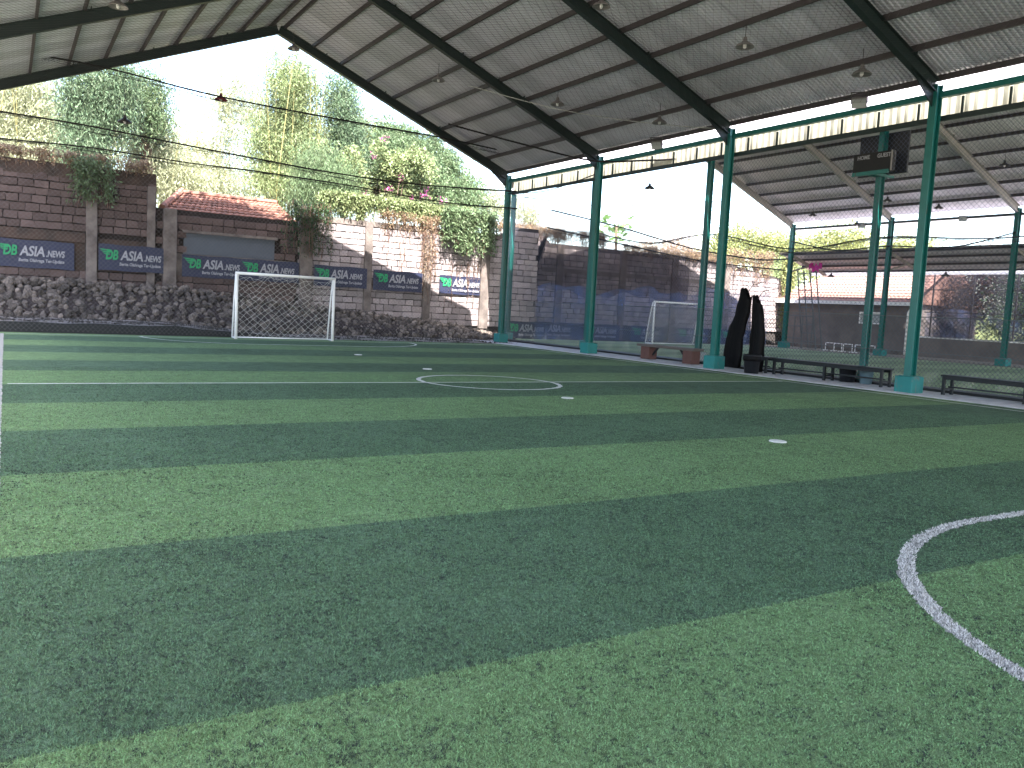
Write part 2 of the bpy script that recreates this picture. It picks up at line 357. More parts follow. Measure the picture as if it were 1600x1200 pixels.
# turf fibres close to the camera
def fibres():
    g = np.random.default_rng(5); n = 1150000
    r = np.exp(g.uniform(np.log(1.25), np.log(16.0), n)); th = g.uniform(math.radians(-2), math.radians(72), n)
    x = r*np.sin(th)-.05; y = r*np.cos(th)
    k = (x < 15) & (y > .6) & (x > -.2); x, y, r = x[k], y[k], r[k]
    def vnoise(sc, sd):
        G = np.random.default_rng(sd).random((256, 256)); a = x*sc+40; b = y*sc+40; i = a.astype(int); j = b.astype(int); u = a-i; v = b-j
        u = u*u*(3-2*u); v = v*v*(3-2*v); q = lambda ii, jj: G[ii % 256, jj % 256]
        return (q(i, j)*(1-u)+q(i+1, j)*u)*(1-v)+(q(i, j+1)*(1-u)+q(i+1, j+1)*u)*v
    dens = .15+.55*vnoise(28, 1)+.45*vnoise(11, 2)+.35*vnoise(2.3, 3)
    k = g.random(len(x)) < dens; x, y, r = x[k], y[k], r[k]
    h = g.uniform(.004, .009, len(x)); w = np.clip(.0007*r, .0015, .005); a = g.uniform(0, 2*math.pi, len(x))
    ln = g.normal(size=(len(x), 2))*.006
    P = np.stack([x, y, np.zeros_like(x)], 1); s = np.stack([np.cos(a)*w, np.sin(a)*w, np.zeros_like(x)], 1)
    T = P+np.stack([ln[:, 0], ln[:, 1], h], 1)
    V = np.stack([P-s, P+s, T], 1)
    # line membership
    D = np.array(DN); dd = np.full(len(x), 9.)
    near = (y < 3.5) & (x > 3) ; idx = np.where(near)[0]
    for p, q in zip(D[:-1], D[1:]):
        ab = q-p; t = np.clip(((P[idx, :2]-p)@ab)/(ab@ab), 0, 1); dd[idx] = np.minimum(dd[idx], np.linalg.norm(P[idx, :2]-(p+t[:, None]*ab), axis=1))
    white = (dd < .046) | (np.abs(x+.085) < .045)
    for yy in (10.74, 6.51): white |= np.hypot(x-XC, y-yy) < .1
    lt = (np.floor((y+g.normal(size=len(y))*.012-2.7)/2.1).astype(int) % 2) == 1
    V[white, 2, 2] = np.maximum(V[white, 2, 2], .013)
    crumb = (vnoise(75, 7)*.42+vnoise(30, 8)*.34+vnoise(7, 9)*.2+vnoise(1.3, 10)*.14 < .435) & (g.random(len(x)) < .58) & ~(white & (g.random(len(x)) < .55))
    for sel, m, nm in ((crumb, 'rubber', 'rubber_infill'), (white & ~crumb, 'fibre_white', 'white_turf_fibres'), (lt & ~white & ~crumb, 'fibre_light', 'turf_fibres'), (~lt & ~white & ~crumb, 'fibre_dark', 'turf_fibres')):
        VV = V[sel].reshape(-1, 3); o = np_obj(nm, VV, np.arange(len(VV)).reshape(-1, 3), m, pitch); o['kind'] = 'stuff'
fibres()
# hall two pitch, walkway, gravel
p2 = tag(MB().box(18.0, 35.1, -10, 32.6, -.04, 0).build('second_pitch', 'turf_second'), 'green turf pitch of the neighbouring hall', 'pitch', kind='structure')
for k in range(12):
    y0 = -8+3.4*k; MB().add([(18.05, y0, .004), (35.05, y0, .004), (35.05, y0+1.7, .004), (18.05, y0+1.7, .004)], [(0,1,2,3)]).build('turf_strip', 'turf_second_dark', p2)
ribbon([(18.9, 30.3), (34.5, 30.3)], .08, .01, .008).build('goal_line', 'line_far', p2)
ribbon([(18.9, -6), (18.9, 30.3)], .08, .01, .012).build('touchline', 'line_far', p2)
ribbon([(34.5, -6), (34.5, 30.3)], .08, .01, .012).build('touchline', 'line_far', p2)
walk = tag(MB().box(16.1, 17.62, -12, 29.6, -.04, .012).build('walkway', 'path'), 'pale worn concrete walkway beside the pitch', 'walkway', kind='structure')
MB().box(17.62, 17.98, -12, 32.3, -.04, .07).build('kerb', 'black', walk)
MB().box(35.15, 38.4, -12, 33.4, -.04, .02).build('paving', 'ground', walk)
# gravel strip behind the goal: raised towards the near corner of the stone bank
gs = MB(); xs = [-3+i*.75 for i in range(29)]; ys = [27.45, 28.6, 29.8, 31.0, 32.6]
def gz(x, y):
    h = .30 if x < 4.5 else max(0, .30-(x-4.5)*.075)
    return .0 + h*(1 if y > 27.5 else .92) + .02*math.sin(x*3.1+y*2.3) + .004
gs.add([(x, y, gz(x, y)) for x in xs for y in ys], [(i*5+j, i*5+5+j, i*5+6+j, i*5+1+j) for i in range(28) for j in range(4)])
tag(gs.build('gravel_strip', 'gravel', smooth=True), 'pale gravel strip between the goal line and stone bank', 'gravel', kind='structure')
kv = MB()
for i in range(28):
    x0, x1 = xs[i], xs[i+1]
    if x0 > 9.5: break
    a, b = gz(x0, 27.45), gz(x1, 27.45)
    kv.add([(x0, 27.3, -.03), (x1, 27.3, -.03), (x1, 27.3, b+.01), (x0, 27.3, a+.01), (x0, 27.46, -.03), (x1, 27.46, -.03), (x1, 27.46, b+.01), (x0, 27.46, a+.01)],
           [(0,1,2,3), (3,2,6,7), (5,4,7,6)])
tag(kv.build('black_kerb', 'black'), 'low black kerb behind the goal line tapering to nothing', 'kerb', kind='structure')
gp = []
g_ = np.random.default_rng(3); n = 5200
px = g_.uniform(-2, 19, n); py = g_.uniform(27.7, 30.7, n)
s = g_.uniform(.012, .04, n); V = []; 
oct_ = np.array([(1,0,0),(-1,0,0),(0,1,0),(0,-1,0),(0,0,1),(0,0,-1)], float); of = np.array([(0,2,4),(2,1,4),(1,3,4),(3,0,4),(2,0,5),(1,2,5),(3,1,5),(0,3,5)])
V = oct_[None]*s[:, None, None]*g_.uniform(.6, 1.3, (n, 6, 1)) + np.stack([px, py, np.array([gz(a, b) for a, b in zip(px, py)])], 1)[:, None]
tag(np_obj('gravel', V.reshape(-1, 3), (of[None]+np.arange(n)[:, None, None]*6).reshape(-1, 3), 'stone'), 'loose pebbles on the strip behind the goal', 'gravel', kind='stuff')

# ------------------------------------------------------------------ halls
SL = .404
def sheet_mesh(name, x0, x1, m, w=.76, waves=7, d=.032):
    """ribbed roof sheet running down slope from ridge x0 to eave x1 (local: x along the span, y across the ribs)"""
    prof = []
    for k in range(waves):
        for f, z in ((0, 0), (.36, 0), (.5, d), (.86, d)): prof.append(((k+f)/waves*w, z))
    prof += [(w, 0), (w+.028, 0)]; n = len(prof)-1; vs = []; sg = 1 if x1 > x0 else -1
    for x in (x0, x1): vs += [(x-x0, y, z-SL*abs(x-x0)) for y, z in prof]
    fs = [(i, i+1, n+2+i, n+1+i) if sg < 0 else (i+1, i, n+1+i, n+2+i) for i in range(n)]
    return MB().add(vs, fs).mesh(name, m)
def ibeam(mb, a, b, w, h, t=.016):
    a = Vector(a); b = Vector(b); d = (b-a).normalized(); sd = d.cross(Vector((0,0,1))).normalized(); u = sd.cross(d)
    mb.bar(a+u*(h/2-t/2), b+u*(h/2-t/2), w, t); mb.bar(a-u*(h/2-t/2), b-u*(h/2-t/2), w, t); mb.bar(a, b, t, h-2*t)
def hall(root, xr, zr, half, frames, ylo, yhi, rmat, sheetm, over=.33, ncols=9):
    """gabled open hall: rafters, purlins, corrugated sheets, ridge. zr = underside of rafters at the ridge"""
    for y in frames:
        for sg in (-1, 1):
            mb = MB(); xe = xr+sg*half
            ibeam(mb, (xr+sg*.02, y, zr+.15), (xe-sg*.08, y, zr+.15-SL*(half-.08)), .15, .28)
            for q in (.18, .42, .66, .9):   # purlin cleats
                xx = xr+sg*half*q; mb.box(xx-.006, xx+.006, y-.1, y+.1, zr-SL*half*q+.27, zr-SL*half*q+.36)
            mb.build('rafter', rmat, root)
    for sg in (-1, 1):
        for k in range(ncols+1):
            x = xr+sg*(.2+.975*k)
            if abs(x-xr) > half+.08: break
            z = zr-SL*abs(x-xr)+.285
            mb = MB(); mb.box(x-.03, x+.03, ylo+.05, yhi-.05, z, z+.012); mb.box(x-.03, x-.022, ylo+.05, yhi-.05, z+.012, z+.115); mb.box(x-.03, x+.03, ylo+.05, yhi-.05, z+.115, z+.12)
            mb.build('purlin', 'purlin', root)
        me = sheet_mesh('roof_sheet', xr, xr+sg*(half+over), sheetm)
        k = 0; y = ylo
        while y < yhi-.3:
            inst('roof_sheet', me, root, (xr, y, zr+.42+.003*(k % 2))); y += .742; k += 1
    rc = MB().add([(xr-.25, ylo, zr+.35), (xr, ylo, zr+.46), (xr+.25, ylo, zr+.35), (xr-.25, yhi, zr+.35), (xr, yhi, zr+.46), (xr+.25, yhi, zr+.35)], [(0,1,4,3), (1,2,5,4)])
    rc.build('ridge_cap', sheetm, root)
def column(root, x, y, top, w=.2, block='teal_block', bw=.42, bh=.36, m='teal'):
    mb = MB(); t = .014; h = w/2
    # I-section: flanges face the pitch
    mb.box(x-h, x-h+t, y-h*.8, y+h*.8, bh-.01, top); mb.box(x+h-t, x+h, y-h*.8, y+h*.8, bh-.01, top); mb.box(x-h+t, x+h-t, y-t*.6, y+t*.6, bh-.01, top)
    mb.box(x-h-.05, x+h+.05, y-h-.05, y+h+.05, bh-.01, bh+.012)
    c = mb.build('column', m, root)
    b = MB().box(x-bw/2, x+bw/2, y-bw/2, y+bw/2, -.03, bh).mesh('base_block', block); bevel_mesh(b, .018)
    o = bpy.data.objects.new('base_block', b); link(o, c)
    return c
FR1 = [28.2, 22.4, 16.62, 10.82, 5.02, -.78, -6.58, -12.38]
h1 = thing('sports_hall', 'open sided hall over the striped pitch with corrugated roof and teal columns', 'hall', (7.65, 13, 0))
XR, ZR = 7.65, 9.87
hall(h1, XR, ZR, 8.97, FR1, -13.0, 28.95, 'rafter_green', 'sheet', over=.12)
for y in FR1[:7]:
    column(h1, 16.62, y, 6.46)
    MB().add([(16.5, y-.008, 6.0), (16.5, y-.008, 6.3), (15.7, y-.008, 6.62), (16.5, y+.008, 6.0), (16.5, y+.008, 6.3), (15.7, y+.008, 6.62)], [(0,1,2), (5,4,3), (0,2,5,3)]).build('knee_plate', 'rafter_green', h1)
    column(h1, -1.32, y, 6.46)
for a, b in zip(FR1[:-1], FR1[1:]):
    m = MB(); m.box(16.56, 16.68, b+.11, a-.11, 6.17, 6.29); m.build('eave_beam', 'teal_dark', h1)
    m = MB(); m.box(17.72, 17.84, b, a-.004, 6.02, 6.12); m.build('gutter_beam', 'rafter_green', h1)
    MB().box(16.76, 16.84, b, a-.004, 5.74, 5.84).build('girder_chord', 'rafter_green', h1)
    gsv = []; n = 60
    for i in range(n+1):
        y = b+(a-b)*i/n; gsv += [(16.86+.012*(i % 2)+.012*math.sin(i*.7), y, 5.80), (16.87+.012*(i % 2), y, 6.26)]
    MB().add(gsv, [(2*i, 2*i+1, 2*i+3, 2*i+2) for i in range(n)]).build('gutter_sheet', 'cream_sheet', h1)
    MB().box(16.9, 17.7, b, a-.004, 5.98, 6.0).build('gutter_floor', 'cream_sheet', h1)
    for i in range(6):
        y = b+(a-b)*(i+.5)/6; MB().box(16.78, 16.82, y-.02, y+.02, 5.84, 6.18).build('girder_post', 'rafter_green', h1)
    gw = []
    for i in range(n+1):
        y = b+(a-b)*i/n; gw += [(17.86+.01*(i % 2), y, 6.08), (17.90+.01*(i % 2), y, 6.85)]
    MB().add(gw, [(2*i, 2*i+1, 2*i+3, 2*i+2) for i in range(n)]).build('gutter_wall', 'white_sheet', h1)

h2 = thing('neighbouring_hall', 'second open hall beyond the columns with grey rafters and rusty underside', 'hall', (26.6, 13, 0))
FR2 = [30.4, 24.68, 18.95, 13.2, 7.45, 1.7, -4.05]
hall(h2, 26.65, 9.8, 8.75, FR2, -6, 30.75, 'rafter_grey', 'sheet_old', over=.25)
for i, y in enumerate((29.95, 24.38, 18.65, 12.92, 7.2, 1.5)):
    column(h2, 17.95, y, 6.04, w=.17, block='grey_block' if i == 2 else 'teal_block', bw=.36, bh=.34)
for y in FR2[:5]: column(h2, 35.4, y, 6.5, w=.22, bw=.46, bh=.34)
for a, b in zip(FR2[:-1], FR2[1:]):
    MB().box(35.34, 35.46, b+.12, a-.12, 6.2, 6.3).build('eave_beam', 'rafter_green', h2)
gut = MB().box(35.75, 35.95, -6, 30.9, 6.18, 6.36).build('eave_gutter', 'white_sheet', h2)

# lean-to canopy beyond hall two
cn = thing('lean_to_canopy', 'low rusty lean-to canopy beyond the far columns of the neighbouring hall', 'canopy', (37, 20, 0))
n = 300; vs = []
for i in range(n+1):
    y = 31.4-25*i/n; vs += [(35.55, y, 5.06+.012*(i % 2)), (38.35, y, 4.22+.012*(i % 2))]
MB().add(vs, [(2*i, 2*i+1, 2*i+3, 2*i+2) for i in range(n)]).build('roof_sheet', 'sheet_old', cn)
for x in (35.7, 36.5, 37.4, 38.2): MB().box(x-.03, x+.03, 6.5, 31.3, 5.06-.3*(x-35.55)-.11, 5.06-.3*(x-35.55)-.012).build('purlin', 'purlin', cn)
for y in FR2[:4]:
    MB().bar((35.52, y, 4.86), (38.3, y, 4.03), .08, .14).build('rafter', 'rafter_grey', cn)
    MB().bar((35.52, y, 4.05), (36.9, y, 4.42), .07, .07).build('brace', 'rafter_grey', cn)
MB().box(38.36, 38.5, 6.4, 31.4, 4.02, 4.2).build('gutter', 'white_sheet', cn)

# ------------------------------------------------------------------ block walls
def brick_mesh(i, m, bw=.39, bh=.235, d=.09):
    g = random.Random(40+i); j = lambda a: g.uniform(-a, a)
    mb = MB().box(-bw/2, bw/2, -d, 0, -bh/2, bh/2); mb.v = [(x+j(.022), y+(j(.014) if y < -.01 else 0), z+j(.016)) for x, y, z in mb.v]
    return mb.mesh('brick', m)
def block_wall(label, x0, x1, Y, z0, ztop, brickm, mortm, skip=lambda x, z: False, pri=None, limit=300, cat='wall', thick=.3):
    w = thing('block_wall', label, cat, ((x0+x1)/2, Y, 0))
    zt = ztop if callable(ztop) else (lambda x: ztop)
    n = max(1, int((x1-x0)/.5)); vs = []; fs = []
    for i in range(n+1):
        x = x0+(x1-x0)*i/n
        vs += [(x, Y+.03, -.2), (x, Y+.03, zt(x)), (x, Y+thick, zt(x)), (x, Y+thick, -.2)]
    for i in range(n):
        a = 4*i; fs += [(a, a+4, a+5, a+1), (a+1, a+5, a+6, a+2), (a+2, a+6, a+7, a+3)]
    fs += [(0, 1, 2, 3), (4*n+3, 4*n+2, 4*n+1, 4*n)]
    MB().add(vs, fs).build('wall_core', mortm, w)
    cells = []; r = 0; z = z0
    while z < 6.5:
        x = x0+(.205 if r % 2 else 0)
        rh = rnd.uniform(.235, .285)
        while x < x1-.1:
            bw_ = rnd.uniform(.33, .47); xa, xb = x, min(x+bw_, x1)
            if z+.26 < zt((xa+xb)/2) and not skip((xa+xb)/2, z+.13) and xb-xa > .15: cells.append(((xa+xb)/2, z+rh/2, (xb-xa)/.41, rh/.262*rnd.uniform(.95, 1.0)))
            x += bw_
        z += rh; r += 1
    if pri: cells.sort(key=pri)
    ms = [brick_mesh(i, brickm) for i in range(5)]
    for (x, z, s, q) in cells[:limit]:
        inst('brick', ms[rnd.randrange(5)], w, (x, Y+.05+rnd.uniform(-.008, .006), z), (rnd.uniform(-.012, .012), rnd.uniform(-.012, .012), rnd.uniform(-.02, .02)), (s, 1, q))
    rest = cells[limit:]
    if rest:
        mb = MB()
        for (x, z, s, q) in rest:
            t = ms[rnd.randrange(5)]
            mb.add([(v.co.x*s+x, v.co.y+Y+.05+rnd.uniform(-.006, .006), v.co.z*q+z) for v in t.vertices], [tuple(p.vertices) for p in t.polygons])
        mb.build('bricks', brickm, w)['kind'] = 'stuff'
    return w
YW = 32.5
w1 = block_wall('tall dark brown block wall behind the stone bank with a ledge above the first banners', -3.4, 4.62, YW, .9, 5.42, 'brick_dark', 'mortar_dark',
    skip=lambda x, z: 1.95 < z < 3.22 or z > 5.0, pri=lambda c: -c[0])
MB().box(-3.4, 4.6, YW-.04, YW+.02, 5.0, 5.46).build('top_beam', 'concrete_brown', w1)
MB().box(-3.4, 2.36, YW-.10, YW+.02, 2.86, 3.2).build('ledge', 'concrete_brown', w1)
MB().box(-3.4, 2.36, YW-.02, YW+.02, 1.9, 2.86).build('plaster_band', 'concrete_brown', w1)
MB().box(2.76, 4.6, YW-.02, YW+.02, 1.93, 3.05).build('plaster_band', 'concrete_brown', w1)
for x, a in ((2.55, .17), (4.45, .13)): MB().box(x-a, x+a, YW-.13, YW+.02, .7, 5.0).build('pillar', 'concrete', w1, bevel=.01)
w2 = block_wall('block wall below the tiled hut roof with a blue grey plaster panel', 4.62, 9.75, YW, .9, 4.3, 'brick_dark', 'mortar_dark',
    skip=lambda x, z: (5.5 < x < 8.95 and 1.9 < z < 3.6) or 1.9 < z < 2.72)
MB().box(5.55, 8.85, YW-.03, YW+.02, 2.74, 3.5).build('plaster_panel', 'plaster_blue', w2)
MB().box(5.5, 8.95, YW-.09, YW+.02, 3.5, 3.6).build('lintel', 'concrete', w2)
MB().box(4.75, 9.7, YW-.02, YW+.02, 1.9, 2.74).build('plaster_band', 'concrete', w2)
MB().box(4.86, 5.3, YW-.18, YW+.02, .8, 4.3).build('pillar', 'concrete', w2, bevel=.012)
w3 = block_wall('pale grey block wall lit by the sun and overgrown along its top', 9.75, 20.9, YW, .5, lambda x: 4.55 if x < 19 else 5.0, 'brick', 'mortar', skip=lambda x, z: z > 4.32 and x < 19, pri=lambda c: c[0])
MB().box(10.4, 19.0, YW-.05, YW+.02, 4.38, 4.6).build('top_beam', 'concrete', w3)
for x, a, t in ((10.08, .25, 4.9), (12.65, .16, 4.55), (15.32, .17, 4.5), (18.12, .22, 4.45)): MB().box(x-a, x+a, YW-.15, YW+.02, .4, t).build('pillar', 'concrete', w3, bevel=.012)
Y2 = 33.8
w4 = block_wall('long block wall at the end of the neighbouring hall partly veiled by nets', 20.9, 39.3, Y2, .0, lambda x: 5.0 if x < 22 else (4.58 if x < 34.2 else 4.45-.13*(x-34.2)), 'brick', 'mortar', skip=lambda x, z: z < .7, pri=lambda c: abs(c[1]-1.9)+abs(c[0]-25)*.05)
for x in (23.0, 26.9, 30.4, 34.3): MB().box(x-.2, x+.2, Y2-.12, Y2+.02, 0, 4.5).build('pillar', 'concrete', w4, bevel=.012)
MB().box(22, 34.2, Y2-.06, Y2+.02, 3.2, 3.42).build('ring_beam', 'concrete', w4)
# low things: banners
def text_mesh(body, size, shear=0., bold=0.0, space=1.0):
    cu = bpy.data.curves.new('lettering', 'FONT'); cu.body = body; cu.size = size; cu.shear = shear; cu.offset = bold; cu.space_character = space
    cu.extrude = .002; cu.resolution_u = 3
    o = bpy.data.objects.new('lettering', cu); COL.objects.link(o)
    bpy.context.view_layer.update()
    me = bpy.data.meshes.new_from_object(o.evaluated_get(bpy.context.evaluated_depsgraph_get()))
    bpy.data.objects.remove(o); bpy.data.curves.remove(cu)
    return me
def xform(me, ox, oz, ysc=1., y=0.):
    """font plane XY -> wall plane XZ facing -Y"""
    for v in me.vertices: v.co = Vector((v.co.x+ox, y-v.co.z, v.co.y*ysc+oz))
    return me
tA = xform(text_mesh('ASIA', .46, .18, .012, .96), .70, -.10); tN = xform(text_mesh('.NEWS', .30, .18, .009, .96), 1.70, -.10)
tB = xform(text_mesh('Berita Olahraga Ter-Update', .15, .12, .004), .66, -.30)
tD = xform(text_mesh('DB', .46, .18, .014, .95), .19, -.10)
for me, m in ((tA, 'logo_white'), (tN, 'logo_white'), (tB, 'logo_white'), (tD, 'logo_green')):
    me.materials.clear(); me.materials.append(M[m])
def fit(me, x0, x1):
    a = min(v.co.x for v in me.vertices); b = max(v.co.x for v in me.vertices)
    for v in me.vertices: v.co.x = x0+(v.co.x-a)*(x1-x0)/(b-a)
fit(tD, .22, .62); fit(tA, .68, 1.42); fit(tN, 1.46, 2.02); fit(tB, .66, 2.0)
wing = MB()
for i, (z, l) in enumerate(((.20, .34), (.13, .27), (.06, .19))):
    x1 = .40-.02*i; wing.add([(x1-l-.05, 0, z+.05), (x1, 0, z+.03), (x1-.02, 0, z-.015), (x1-l+.05, 0, z+.0), (x1-l-.05, .004, z+.05), (x1, .004, z+.03), (x1-.02, .004, z-.015), (x1-l+.05, .004, z)],
        [(0,3,2,1), (4,5,6,7), (0,1,5,4), (1,2,6,5), (2,3,7,6), (3,0,4,7)])
wingm = wing.mesh('wing_emblem', 'logo_green')
def banner(x, zc, Y, label, w=2.2, h=.86, dx=0., prints=(0,), tilt=0.):
    b = thing('banner', label, 'banner', (x, Y, zc), 'banners along the block walls')
    n = 14; vs = []
    for i in range(n+1):
        u = i/n*w; yy = .012*math.sin(u*2.7+x)
        for v_ in (-h/2, -h/6, h/6, h/2): vs.append((u, yy+.008*math.sin(v_*9+u), v_+.012*math.sin(u*5+v_)))
    k = len(vs); vs += [(a, c+.012, d) for a, c, d in vs]
    fs = [(4*i+j, 4*i+4+j, 4*i+5+j, 4*i+1+j) for i in range(n) for j in range(3)]
    fs += [tuple(q+k for q in reversed(f)) for f in fs]
    mb = MB().add(vs, fs); s = bpy.data.objects.new('banner_sheet', mb.mesh('banner_sheet', 'banner', True)); link(s, b)
    for p in prints:
        for nm, me in (('wing_emblem', wingm), ('emblem_letters', tD), ('lettering', tA), ('lettering', tN), ('slogan', tB)):
            o = bpy.data.objects.new(nm, me); link(o, b); o.location = (p+dx, -.03, .04)
    b.rotation_euler = (0, tilt, 0)
    return b
BL = [(-.28, 2.36, 'dark banner on the brown plaster band, first before the narrow pillar'), (2.78, 2.42, 'dark banner between the two pillars of the tall brown wall')]
banner(-.28, 2.36, YW-.10, BL[0][1+1], 2.3, .92)
banner(2.76, 2.42, YW-.17, BL[1][2], 2.2, .90)
banner(5.5, 2.31, YW-.10, 'long dark banner with the same lettering printed twice behind the goal', 4.3, .80, .03, (0, 2.07))
banner(10.38, 2.27, YW-.19, 'dark banner on the pale wall just right of the goal', 2.2, .82, -.02)
banner(12.86, 2.24, YW-.19, 'dark banner half in sunlight above the stone bank', 2.2, .82)
banner(15.92, 2.24, YW-.10, 'dark banner under the hanging green creeper near the corner column', 2.05, .78, -.08)
for x, l in ((19.35, 'low dark banner just behind the paired corner columns'), (21.75, 'low dark banner at the near edge of the blue net'), (24.6, 'low dark banner behind the blue net, right of the second column'),
             (27.6, 'low dark banner directly behind the neighbouring goal'), (30.75, 'low dark banner between the far goal and the third column'), (34.0, 'low dark banner behind the black tarpaulins')):
    banner(x, .40, (YW-.1 if x < 20 else Y2-.16), l, 2.25, .76)

# ------------------------------------------------------------------ stone bank
bank = thing('stone_bank', 'bank of loose rough lava stones piled against the foot of the wall', 'stone bank', (8, 31.5, 0))
def btop(x): return max(.22, 1.42-.0*x if x < 5 else 1.42-(x-5)*.083) if x < 16.6 else max(.15, .46-(x-16.6)*.2)
vs = []; X0 = [-3.5+.5*i for i in range(46)]
for x in X0: vs += [(x, 30.75, -.05), (x, 31.0, btop(x)*.35), (x, 31.7, btop(x)*.85-.05), (x, YW+.02, btop(x)*1.02-.03)]
MB().add(vs, [(4*i+j, 4*i+4+j, 4*i+5+j, 4*i+1+j) for i in range(45) for j in range(3)]).build('earth_core', 'mortar_dark', bank)
stone_me = []
for i in range(8):
    bm = bmesh.new(); bmesh.ops.create_icosphere(bm, subdivisions=1 if i < 5 else 2, radius=1)
    g = random.Random(i)
    for v in bm.verts: v.co *= g.uniform(.68, 1.15)
    me = bpy.data.meshes.new('stone'); bm.to_mesh(me); bm.free(); me.materials.append(M['stone']); stone_me.append(me)
cells = []
g = random.Random(21); x = -2.6
while x < 18.9:
    t = btop(x); L = math.hypot(1.5, t); k = 0; sz = .17 if x < 9 else .135
    dcur = 0.02
    while dcur < L+.1:
        f_ = dcur/L; yy = 30.78+1.45*min(f_, 1); zz = max(.02, t*min(1.0, (f_*1.15)))+.02
        cells.append((x+g.uniform(-.07, .07), yy+g.uniform(-.08, .06), zz+g.uniform(-.04, .05)+gz(x, 30)*.6*(1-f_), sz*g.uniform(.55, 1.25)))
        dcur += sz*1.25*g.uniform(.8, 1.1)
    x += sz*1.45*g.uniform(.85, 1.1)
order = sorted(range(len(cells)), key=lambda i: -cells[i][3]/(1+.03*max(0, cells[i][0])) - (cells[i][2] > .1)*.01 + (cells[i][0] < -.9)*1)
for i in order[:298]:
    x, y, z, s = cells[i]
    inst('stone', stone_me[i % 5], bank, (x, y, z), (g.uniform(0, 6), g.uniform(0, 6), g.uniform(0, 6)), (s*g.uniform(.8, 1.3), s*.9, s*g.uniform(.65, .95)))
mb = MB()
for i in order[298:]:
    x, y, z, s = cells[i]; R_ = Euler((g.uniform(0, 6), g.uniform(0, 6), g.uniform(0, 6))).to_matrix(); t = stone_me[i % 5]; q = g.uniform(.65, .95)
    mb.add([R_ @ Vector((v.co.x*s*1.1, v.co.y*s*.9, v.co.z*s*q))+Vector((x, y, z)) for v in t.vertices], [tuple(p.vertices) for p in t.polygons])
mb.build('stones', 'stone', bank)['kind'] = 'stuff'

# ------------------------------------------------------------------ goals
def goal(x, y, label, netpitch=.15, rope_r=.006, depth=.5, seed=1):
    t = thing('goal', label, 'goal', (x, y, 0), 'white goals at the far ends of the pitches'); W, H, r = 1.54, 2.02, .045
    for s in (-1, 1):
        MB().tube([(s*W, 0, 0), (s*W, 0, H)], r, 10).build('post', 'white_paint', t, True, loc=(0, 0, 0))
        MB().tube([(s*W, .14, H-.03), (s*W, .32, H*.6), (s*W, depth, .03)], .024, 8).build('stay', 'white_paint', t, True, loc=(0, 0, 0))
        MB().tube([(s*W, .0, .03), (s*W, depth, .03)], .02, 6).build('ground_bar', 'white_paint', t, True, loc=(0, 0, 0))
        MB().tube([(s*W, .0, H-.03), (s*W, .16, H-.03)], .02, 6).build('top_bracket', 'white_paint', t, True, loc=(0, 0, 0))
    MB().tube([(-W-.045, 0, H), (W+.045, 0, H)], r, 10).build('crossbar', 'white_paint', t, True, loc=(0, 0, 0))
    MB().tube([(-W, depth, .03), (W, depth, .03)], .022, 6).build('rear_bar', 'white_paint', t, True, loc=(0, 0, 0))
    g = np.random.default_rng(seed); nu = int(2*W/netpitch); nv = int(2.3/netpitch); A = []; B = []
    def P(i, j):
        u = -W+2*W*i/nu; f = j/nv
        sag = .10*abs(math.sin(i*math.pi/nu*3))*(1-f)**3+.03*math.sin(i*1.3)*(1-f)
        zz = (H-.06)*(1-f)-sag+.02; yy = .12+(depth-.1)*f**1.1+.12*math.sin(math.pi*f)
        return (u+.02*math.sin(j*1.7+i), yy+.03*math.sin(i*.9+j*.6), max(.02, zz+.015*math.sin(i*2.1+j)))
    for i in range(nu+1):
        for j in range(nv):
            if i+1 <= nu and (i+j) % 2 == 0: A.append(P(i, j)); B.append(P(i+1, j+1))
            if i-1 >= 0 and (i+j) % 2 == 0: A.append(P(i, j)); B.append(P(i-1, j+1))
            if (i+j) % 2 == 1:
                if i+1 <= nu and False: pass
    for i in range(nu): A.append(P(i, 0)); B.append(P(i+1, 0))
    for s in (-1, 1):
        for j in range(0, nv):
            a = P(0 if s < 0 else nu, j); b = (s*W, .05, a[2]-.1 if a[2] > .2 else .03); A.append(a); B.append(b)
            c = P(0 if s < 0 else nu, min(j+1, nv)); A.append(b); B.append(c)
    V, F = strands(A, B, rope_r); o = bpy.data.objects.new('net', np_mesh('net', V, F, 'net_white')); link(o, t)
    return t
goal(XC, GL, 'white goal on the striped pitch in front of the stone bank', .11, .0038)
goal(27.9, 30.5, 'white goal seen through the blue net in the neighbouring hall', .09, .0045, .5, 4)

# ------------------------------------------------------------------ benches and small things on the walkway
def metal_bench(x, y0, y1, label, pairs):
    t = thing('bench', label, 'bench', (x, y0, 0), 'dark benches along the fence'); zt = .44
    MB().box(x-.2, x+.2, y0, y1, zt-.035, zt).build('seat', 'bench_dark', t, bevel=.006)
    MB().box(x-.17, x-.14, y0+.03, y1-.03, zt-.10, zt-.036).build('apron', 'bench_dark', t)
    MB().box(x+.14, x+.17, y0+.03, y1-.03, zt-.10, zt-.036).build('apron', 'bench_dark', t)
    for i in range(pairs):
        y = y0+.06+(y1-y0-.12)*i/(pairs-1)
        for s in (-1, 1): MB().box(x+s*.155-.028, x+s*.155+.028, y-.028, y+.028, .012, zt-.036).build('leg', 'bench_dark', t)
        MB().box(x-.127, x+.127, y-.02, y+.02, .12, .16).build('stretcher', 'bench_dark', t)
    MB().box(x-.02, x+.02, y0+.08, y1-.08, .165, .20).build('stretcher', 'bench_dark', t)
metal_bench(17.2, 11.72, 14.95, 'long dark bench between the last two columns, buckets under it', 3)
metal_bench(17.2, 6.9, 10.36, 'dark bench beyond the nearest column', 3)
metal_bench(17.25, 15.15, 15.95, 'short dark bench end right behind the black tarpaulin', 2)
